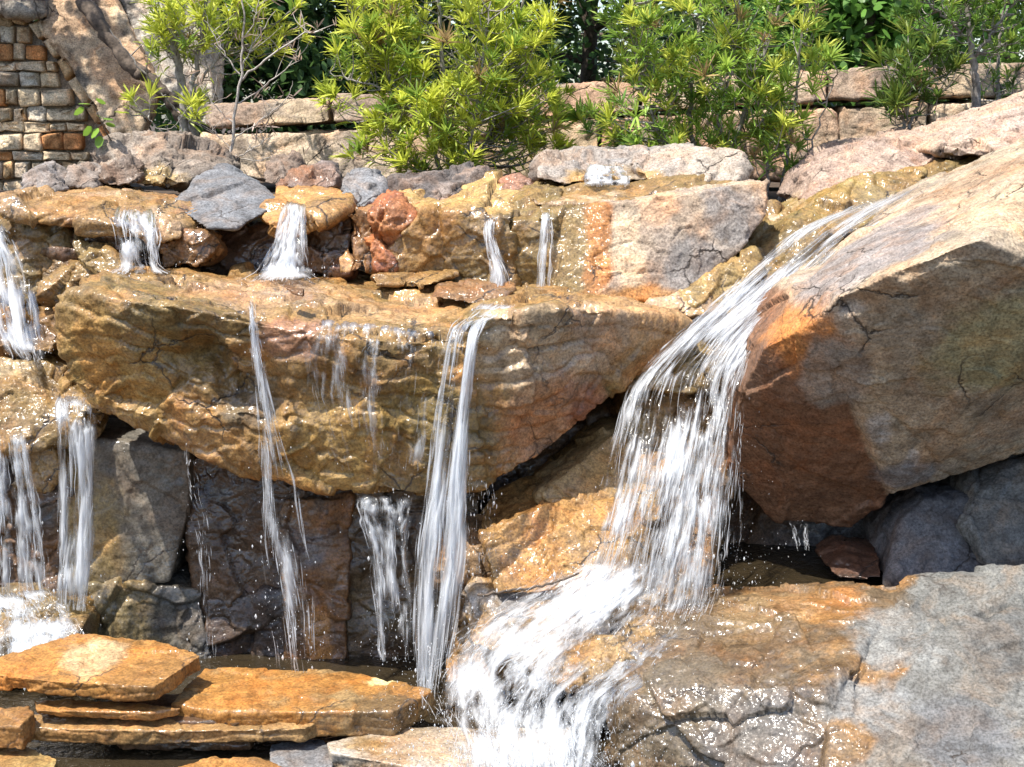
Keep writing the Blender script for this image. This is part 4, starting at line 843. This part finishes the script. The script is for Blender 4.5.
# ------------------------------------------------------------------ falling and running water
class Flow:
    def __init__(s, secs, n=70):
        s.L = spline([P(q[0], q[1], q[4]) for q in secs], n); s.R = spline([P(q[2], q[3], q[4]) for q in secs], n); s.n = n
    def at(s, u, t):
        x = np.clip(t, 0, .9999)*(s.n-1); i = x.astype(int); f = (x-i)[..., None]
        L = s.L[i]*(1-f)+s.L[i+1]*f; Rr = s.R[i]*(1-f)+s.R[i+1]*f
        return L+(Rr-L)*u[..., None]
def waterfall(label, secs, n, wid=.004, seed=0, sheet=None, lens=(.06, .3), clumps=5, csd=.05, uni=.4, off=.05, drops=0, t_lo=-.1, jit=.03, group='falls', dspread=.05, name='waterfall', cat='waterfall', dend=False, chaos=0.0, patch=(4, 5), air=1.15):
    rng = np.random.default_rng(seed); fl = Flow(secs); n = int(n*2.1); wid *= .44; air *= .78; sheet = sheet and (*sheet[:2], sheet[2]+.09, sheet[3]*1.25, sheet[4]*1.3); lens = (lens[0]*.6, lens[1]*.8); drops = int(drops*.9)
    lo = fl.at(np.array([.5]), np.array([1.0]))[0]
    T = empty(name, lo, label, cat, group)
    # white strands
    cc = rng.uniform(.05, .95, clumps); N0 = n*2
    u0 = np.where(rng.uniform(size=N0) < uni, rng.uniform(0, 1, N0), cc[rng.integers(clumps, size=N0)]+rng.normal(size=N0)*csd); u0 = np.clip(u0, -.02, 1.02)
    t0 = rng.uniform(t_lo, .98, N0)
    fd = fbm(np.stack((u0*patch[0], t0*patch[1], np.full(N0, seed*2.3)), 1), 3, seed+77, .6)
    keep = np.argsort(-(fd+rng.normal(size=N0)*.16))[:n]; u0 = u0[keep]; t0 = t0[keep]
    ln = rng.uniform(lens[0], lens[1], n)*rng.uniform(.4, 1, n); K = 9
    s = np.linspace(0, 1, K)[None]; t = np.clip(t0[:, None]+ln[:, None]*s, 0, 1)
    nz = vnoise(np.stack((np.repeat(u0*9, K), t.ravel()*5, np.full(n*K, seed*1.7)), 1), seed).reshape(n, K)
    u = u0[:, None]+jit*nz
    pos = fl.at(u, t); pos += np.array((0, -1, .25))*(rng.uniform(0, 1, (n, 1, 1))**2*off)
    pos += .006*np.stack([vnoise(np.stack((np.repeat(u0*40, K), t.ravel()*18, np.full(n*K, 3.3+k)), 1), seed+k).reshape(n, K) for k in range(3)], -1)
    if chaos:
        L3 = np.linalg.norm(pos[:, -1]-pos[:, 0], axis=1)[:, None, None]
        dv = rng.normal(size=(n, 1, 3))*np.array((1, .6, .6))+np.array((-.1, -.2, .35))
        pos += dv*L3*chaos*s[..., None]+np.array((0, 0, -1.))*L3*chaos*.6*(s[..., None]**2); pos += rng.normal(size=(n, 1, 3))*.03*chaos
    w_ = wid*np.minimum(np.exp(rng.normal(size=n)*.6), 2.4)[:, None]*np.sin(np.pi*np.clip(s, .03, .97))**.6
    al = np.clip(rng.beta(1.6, 2.0, n)*air, .04, .9)[:, None]*sstep(0, .16, t)*np.sin(np.pi*np.clip(s, .08, .92))
    Tn = np.gradient(pos, axis=1)+1e-9; Tn /= np.linalg.norm(Tn, axis=2, keepdims=True)
    A = np.cross(Tn, np.array((.05, 1, .1))); A /= np.maximum(np.linalg.norm(A, axis=2, keepdims=True), 1e-6); B = np.cross(A, Tn)
    th = np.arange(5)*2*math.pi/5
    V = pos[:, :, None]+w_[:, :, None, None]*(np.cos(th)[:, None]*A[:, :, None]+np.sin(th)[:, None]*.8*B[:, :, None])
    o = (np.arange(n)*K*5)[:, None, None]+(np.arange(K-1)*5)[None, :, None]; k = np.arange(5)[None, None]
    F = np.stack((o+k, o+(k+1) % 5, o+5+(k+1) % 5, o+5+k), -1).reshape(-1, 4)
    tag(mk('white_strands', V.reshape(-1, 3), [F], FOAM, T, floats={'foam': np.repeat(al.ravel(), 5)}), kind='stuff')
    for layer in range(2 if sheet else 0):
        nu, nt_, dens, su, st_ = sheet; sd = seed+layer*40
        U, Tt = np.meshgrid(np.linspace(-.02, 1.02, nu), np.linspace(0, 1, nt_), indexing='ij'); U, Tt = U.ravel(), Tt.ravel()
        p = fl.at(U, Tt)
        q = np.stack((U*su, Tt*st_*.45, np.full(len(U), sd*.9)), 1)
        q[:, 0] += .9*fbm(np.stack((U*3, Tt*6, U*0+sd), 1), 3, sd+5)
        big = fbm(np.stack((U*patch[0], Tt*patch[1], np.full(len(U), seed*2.3)), 1), 3, seed+77, .6)
        f = .75*fbm(q*np.array((1, 1, 1)), 5, sd+1, .66)+.8*big
        cl = sum(np.exp(-((U-c)/(csd*1.8))**2) for c in cc)
        edge = sstep(-.02, .16, U+.08*fbm(q*.7, 2, sd+6))*sstep(-.02, .16, 1-U+.08*fbm(q*.7+5, 2, sd+7))*sstep(0, .10, Tt)*sstep(0, .14, 1-Tt)
        f = (f+dens+.2*np.clip(cl, 0, 1.2))*edge
        foam = sstep(-.05, .75, f)
        p += np.array((0, -1, .2))*(.012*layer*edge+.02*foam+.022*fbm(q*np.array((.4, .6, 1)), 3, sd+8)+.003*fbm(q*2, 2, sd+3))[:, None]
        i = np.arange((nu-1)*(nt_-1)); a = (i//(nt_-1))*nt_+i % (nt_-1); Fq = np.stack((a, a+nt_, a+nt_+1, a+1), 1)
        Fq = Fq[foam[Fq].max(1) > .04]
        if len(Fq):
            used = np.unique(Fq); mp = np.zeros(len(p), int); mp[used] = np.arange(len(used))
            tag(mk('water_sheet', p[used], [mp[Fq]], SHEET, T, floats={'foam': foam[used]*.8}), kind='stuff')
    if drops:
        t = np.where(rng.uniform(size=drops) < .45, rng.uniform(0, 1, drops), 1-np.abs(rng.normal(size=drops))*.10); u = rng.uniform(-.1, 1.1, drops)
        p = fl.at(u, np.clip(t, 0, 1))+rng.normal(size=(drops, 3))*dspread*np.array((1.1, .8, .8)); r = .0009*np.exp(rng.normal(size=drops)*.6)
        ov = np.array(((1, 0, 0), (-1, 0, 0), (0, 1, 0), (0, -1, 0), (0, 0, 2.2), (0, 0, -2.2)))
        of = np.array(((0, 2, 4), (2, 1, 4), (1, 3, 4), (3, 0, 4), (2, 0, 5), (1, 2, 5), (3, 1, 5), (0, 3, 5)))
        V = (p[:, None]+r[:, None, None]*ov).reshape(-1, 3); F = (np.arange(drops)[:, None, None]*6+of).reshape(-1, 3)
        tag(mk('spray_drops', V, [F], FOAM, T, floats={'foam': np.full(len(V), .8)}), kind='stuff')
    return T
G = 'falls of the cascade'
waterfall('main broad white cascade rushing down beside the huge right boulder', [(900, 190, 966, 168, 6.72), (806, 226, 915, 204, 6.5), (756, 264, 862, 240, 6.3), (708, 308, 816, 284, 6.08), (664, 348, 772, 326, 5.88), (628, 386, 748, 374, 5.76), (612, 440, 738, 430, 5.6), (598, 500, 728, 490, 5.48), (582, 552, 722, 545, 5.4), (562, 610, 715, 600, 5.36), (545, 650, 700, 640, 5.2)],
          1300, .0030, 501, sheet=(230, 400, -.18, 22, 30), lens=(.03, .14), clumps=9, csd=.045, uni=.55, off=.10, drops=1100, group=G, dspread=.06, chaos=.06, patch=(4, 11), air=.95)
waterfall('churning white splash at the foot of the main cascade, spreading to the lower left', [(575, 555, 735, 560, 5.4), (535, 585, 735, 592, 5.34), (478, 622, 712, 632, 5.18), (446, 662, 672, 668, 5.0), (440, 705, 630, 700, 4.82), (452, 750, 612, 745, 4.64), (462, 810, 604, 800, 4.45)],
          1500, .0022, 502, sheet=(210, 220, -.14, 15, 16), lens=(.03, .085), clumps=8, csd=.06, uni=.7, off=.14, drops=9000, group=G, dspread=.13, jit=.14, chaos=.3, patch=(3, 3.5), air=.85)
waterfall('tall white middle fall dropping from the ledge to the broad slab', [(476, 300, 530, 304, 5.98), (462, 318, 502, 316, 5.62), (448, 336, 484, 331, 5.40), (438, 400, 474, 400, 5.36), (428, 470, 470, 470, 5.34), (418, 540, 468, 535, 5.32), (414, 610, 462, 600, 5.3), (416, 695, 445, 690, 5.28)],
          420, .0036, 503, sheet=(60, 180, .10, 6, 4), lens=(.06, .3), clumps=4, csd=.07, uni=.45, off=.05, drops=450, group=G)
waterfall('side strands falling from the underside of the ledge, left of the middle fall', [(358, 494, 412, 496, 5.44), (362, 520, 410, 520, 5.42), (372, 560, 408, 560, 5.4), (376, 610, 412, 610, 5.38), (382, 660, 410, 660, 5.36)],
          130, .003, 504, sheet=(50, 90, -.12, 6, 3), lens=(.06, .3), clumps=3, csd=.07, uni=.3, drops=250, group=G)
waterfall('loose sprays right of the middle fall below the ledge', [(470, 470, 492, 478, 5.5), (468, 520, 498, 530, 5.48), (466, 575, 492, 590, 5.46)], 60, .002, 505, lens=(.06, .2), drops=120, uni=1, group=G)
waterfall('thin stream breaking into drops in front of the dark brown wall', [(246, 294, 258, 294, 5.66), (250, 314, 256, 314, 5.40), (252, 350, 262, 350, 5.38), (258, 420, 278, 420, 5.35), (258, 480, 296, 480, 5.32), (258, 540, 306, 540, 5.3), (268, 600, 314, 600, 5.28), (280, 672, 318, 672, 5.26)],
          330, .0024, 506, sheet=(30, 150, -.36, 5, 12), lens=(.03, .16), clumps=3, csd=.08, uni=.5, drops=420, group=G)
waterfall('faint drips from the lower left corner of the ledge', [(184, 440, 192, 440, 5.56), (188, 500, 202, 500, 5.52), (198, 560, 214, 560, 5.5), (200, 660, 222, 660, 5.48)], 60, .0022, 507, lens=(.03, .16), clumps=2, uni=.4, drops=110, group=G)
waterfall('upper left fall dropping in two white strands from the glistening ochre slab', [(116, 204, 158, 208, 6.62), (112, 218, 160, 226, 6.40), (115, 232, 160, 236, 6.32), (118, 250, 160, 252, 6.3), (118, 268, 164, 266, 6.28), (104, 276, 176, 273, 6.08)],
          130, .003, 508, sheet=(50, 50, -.1, 5, 2), lens=(.2, .8), clumps=3, csd=.07, uni=.15, drops=60, group=G)
waterfall('second upper fall fanning out from the amber slab', [(284, 200, 306, 203, 6.62), (280, 214, 306, 216, 6.44), (274, 236, 306, 236, 6.36), (266, 256, 308, 256, 6.32), (256, 272, 313, 272, 6.28), (236, 282, 326, 279, 6.02)],
          180, .0028, 509, sheet=(60, 60, .06, 6, 2), lens=(.15, .6), clumps=4, csd=.06, uni=.3, drops=120, group=G)
waterfall('left one of the twin upper falls feeding the middle fall', [(490, 214, 500, 214, 6.5), (484, 228, 496, 228, 6.36), (486, 250, 500, 250, 6.3), (490, 275, 512, 275, 6.26), (484, 300, 515, 300, 6.2), (470, 318, 510, 316, 5.9)],
          150, .003, 510, sheet=(36, 80, .06, 4, 3), lens=(.1, .5), clumps=3, csd=.08, uni=.4, drops=100, group=G)
waterfall('right thinner one of the twin upper falls', [(541, 210, 553, 210, 6.5), (540, 222, 552, 222, 6.36), (538, 250, 552, 250, 6.33), (536, 285, 550, 285, 6.3), (530, 304, 553, 304, 6.22), (500, 318, 560, 316, 5.98)],
          80, .0026, 511, sheet=(26, 60, -.1, 3, 3), lens=(.1, .5), clumps=2, csd=.08, uni=.4, drops=60, group=G)
waterfall('little rim fall running over the grey topped slab', [(590, 164, 620, 166, 6.96), (584, 176, 628, 176, 6.86), (582, 186, 630, 186, 6.8)], 90, .0026, 512, sheet=(60, 40, .2, 7, 2), lens=(.2, .7), clumps=5, csd=.06, uni=.5, drops=20, group=G)
waterfall('fall at the far left edge beside the corner stone', [(-22, 220, 6, 224, 6.5), (-14, 250, 22, 250, 6.4), (-10, 290, 36, 292, 6.3), (0, 335, 44, 340, 6.0), (10, 360, 50, 362, 5.95)],
          170, .003, 513, sheet=(60, 90, .02, 6, 3), lens=(.08, .4), clumps=4, csd=.06, uni=.4, drops=120, group=G)
waterfall('lower left fall in a wide veil beside the grey upright slab', [(58, 394, 92, 396, 5.84), (54, 412, 96, 412, 5.74), (56, 440, 98, 440, 5.72), (58, 500, 98, 500, 5.74), (56, 560, 96, 560, 5.72), (54, 610, 92, 610, 5.7)],
          170, .003, 514, sheet=(60, 120, -.04, 6, 4), lens=(.06, .35), clumps=3, csd=.08, uni=.4, drops=160, group=G)
waterfall('lower left edge strands falling in front of the black stepped stone', [(-6, 430, 26, 430, 5.72), (-4, 480, 34, 480, 5.7), (0, 540, 44, 540, 5.68), (0, 605, 50, 600, 5.66)],
          130, .003, 515, sheet=(50, 100, -.08, 6, 4), lens=(.08, .4), clumps=3, csd=.06, uni=.3, drops=120, group=G)
waterfall('white splash mound at the left edge behind the highest flat slab', [(-30, 594, 50, 588, 5.6), (-30, 615, 72, 610, 5.5), (-30, 640, 80, 632, 5.42), (-30, 680, 72, 660, 5.34)],
          500, .0026, 516, sheet=(90, 80, -.10, 9, 5), lens=(.1, .4), clumps=5, csd=.1, uni=.8, off=.06, drops=300, group=G, chaos=.35)
waterfall('two small dribbles under the huge right boulder by the shaded pool', [(775, 520, 812, 522, 5.72), (782, 535, 812, 535, 5.7), (786, 550, 812, 550, 5.66)], 26, .0026, 517, lens=(.3, .8), clumps=2, csd=.06, uni=0, drops=20, group=G)
waterfall('loose strands splitting off the right edge of the main cascade into the shade', [(736, 400, 744, 400, 5.75), (732, 450, 742, 450, 5.66), (722, 510, 742, 520, 5.6), (716, 560, 740, 565, 5.55)], 60, .0024, 518, lens=(.05, .25), clumps=3, uni=.6, drops=100, group=G)
waterfall('thin film trickling down the face of the largest ledge, left of the middle fall', [(310, 316, 450, 330, 5.44), (305, 345, 448, 356, 5.37), (310, 400, 440, 410, 5.36), (330, 470, 430, 470, 5.38)],
          150, .0016, 519, sheet=(120, 120, -.34, 26, 5), lens=(.04, .2), clumps=9, csd=.03, uni=.4, off=.02, air=.6, drops=30, group=G, patch=(5, 4))
def chip():
    rock('dead_leaf', 'dark brown curled leaf lying on the ledge top', 'leaf', [[(282, 286, 5.62), (303, 290, 5.6), (303, 297, 5.58), (292, 294, 5.6)]], (.10, .055, .03), BROWN, d=.04, seed=600, wet=.3, facet=.003, amp=.002, v=.004, cuts=0, crack=0, smooth=1)
chip()
def stick():
    s_ = spline([P(478, 596, 5.27), P(510, 590, 5.29), P(545, 585, 5.31), P(578, 573, 5.34)], 20); rng = np.random.default_rng(4); s_ += rng.normal(size=s_.shape)*.003
    tb = Tubes(); tb.add(s_, np.linspace(.006, .004, 20), sides=7, rng=rng, wob=.1)
    tag(tb.build('stick', BARKB, None), 'thin dark stick lying on the wet stone left of the cascade foot', 'stick')
stick()
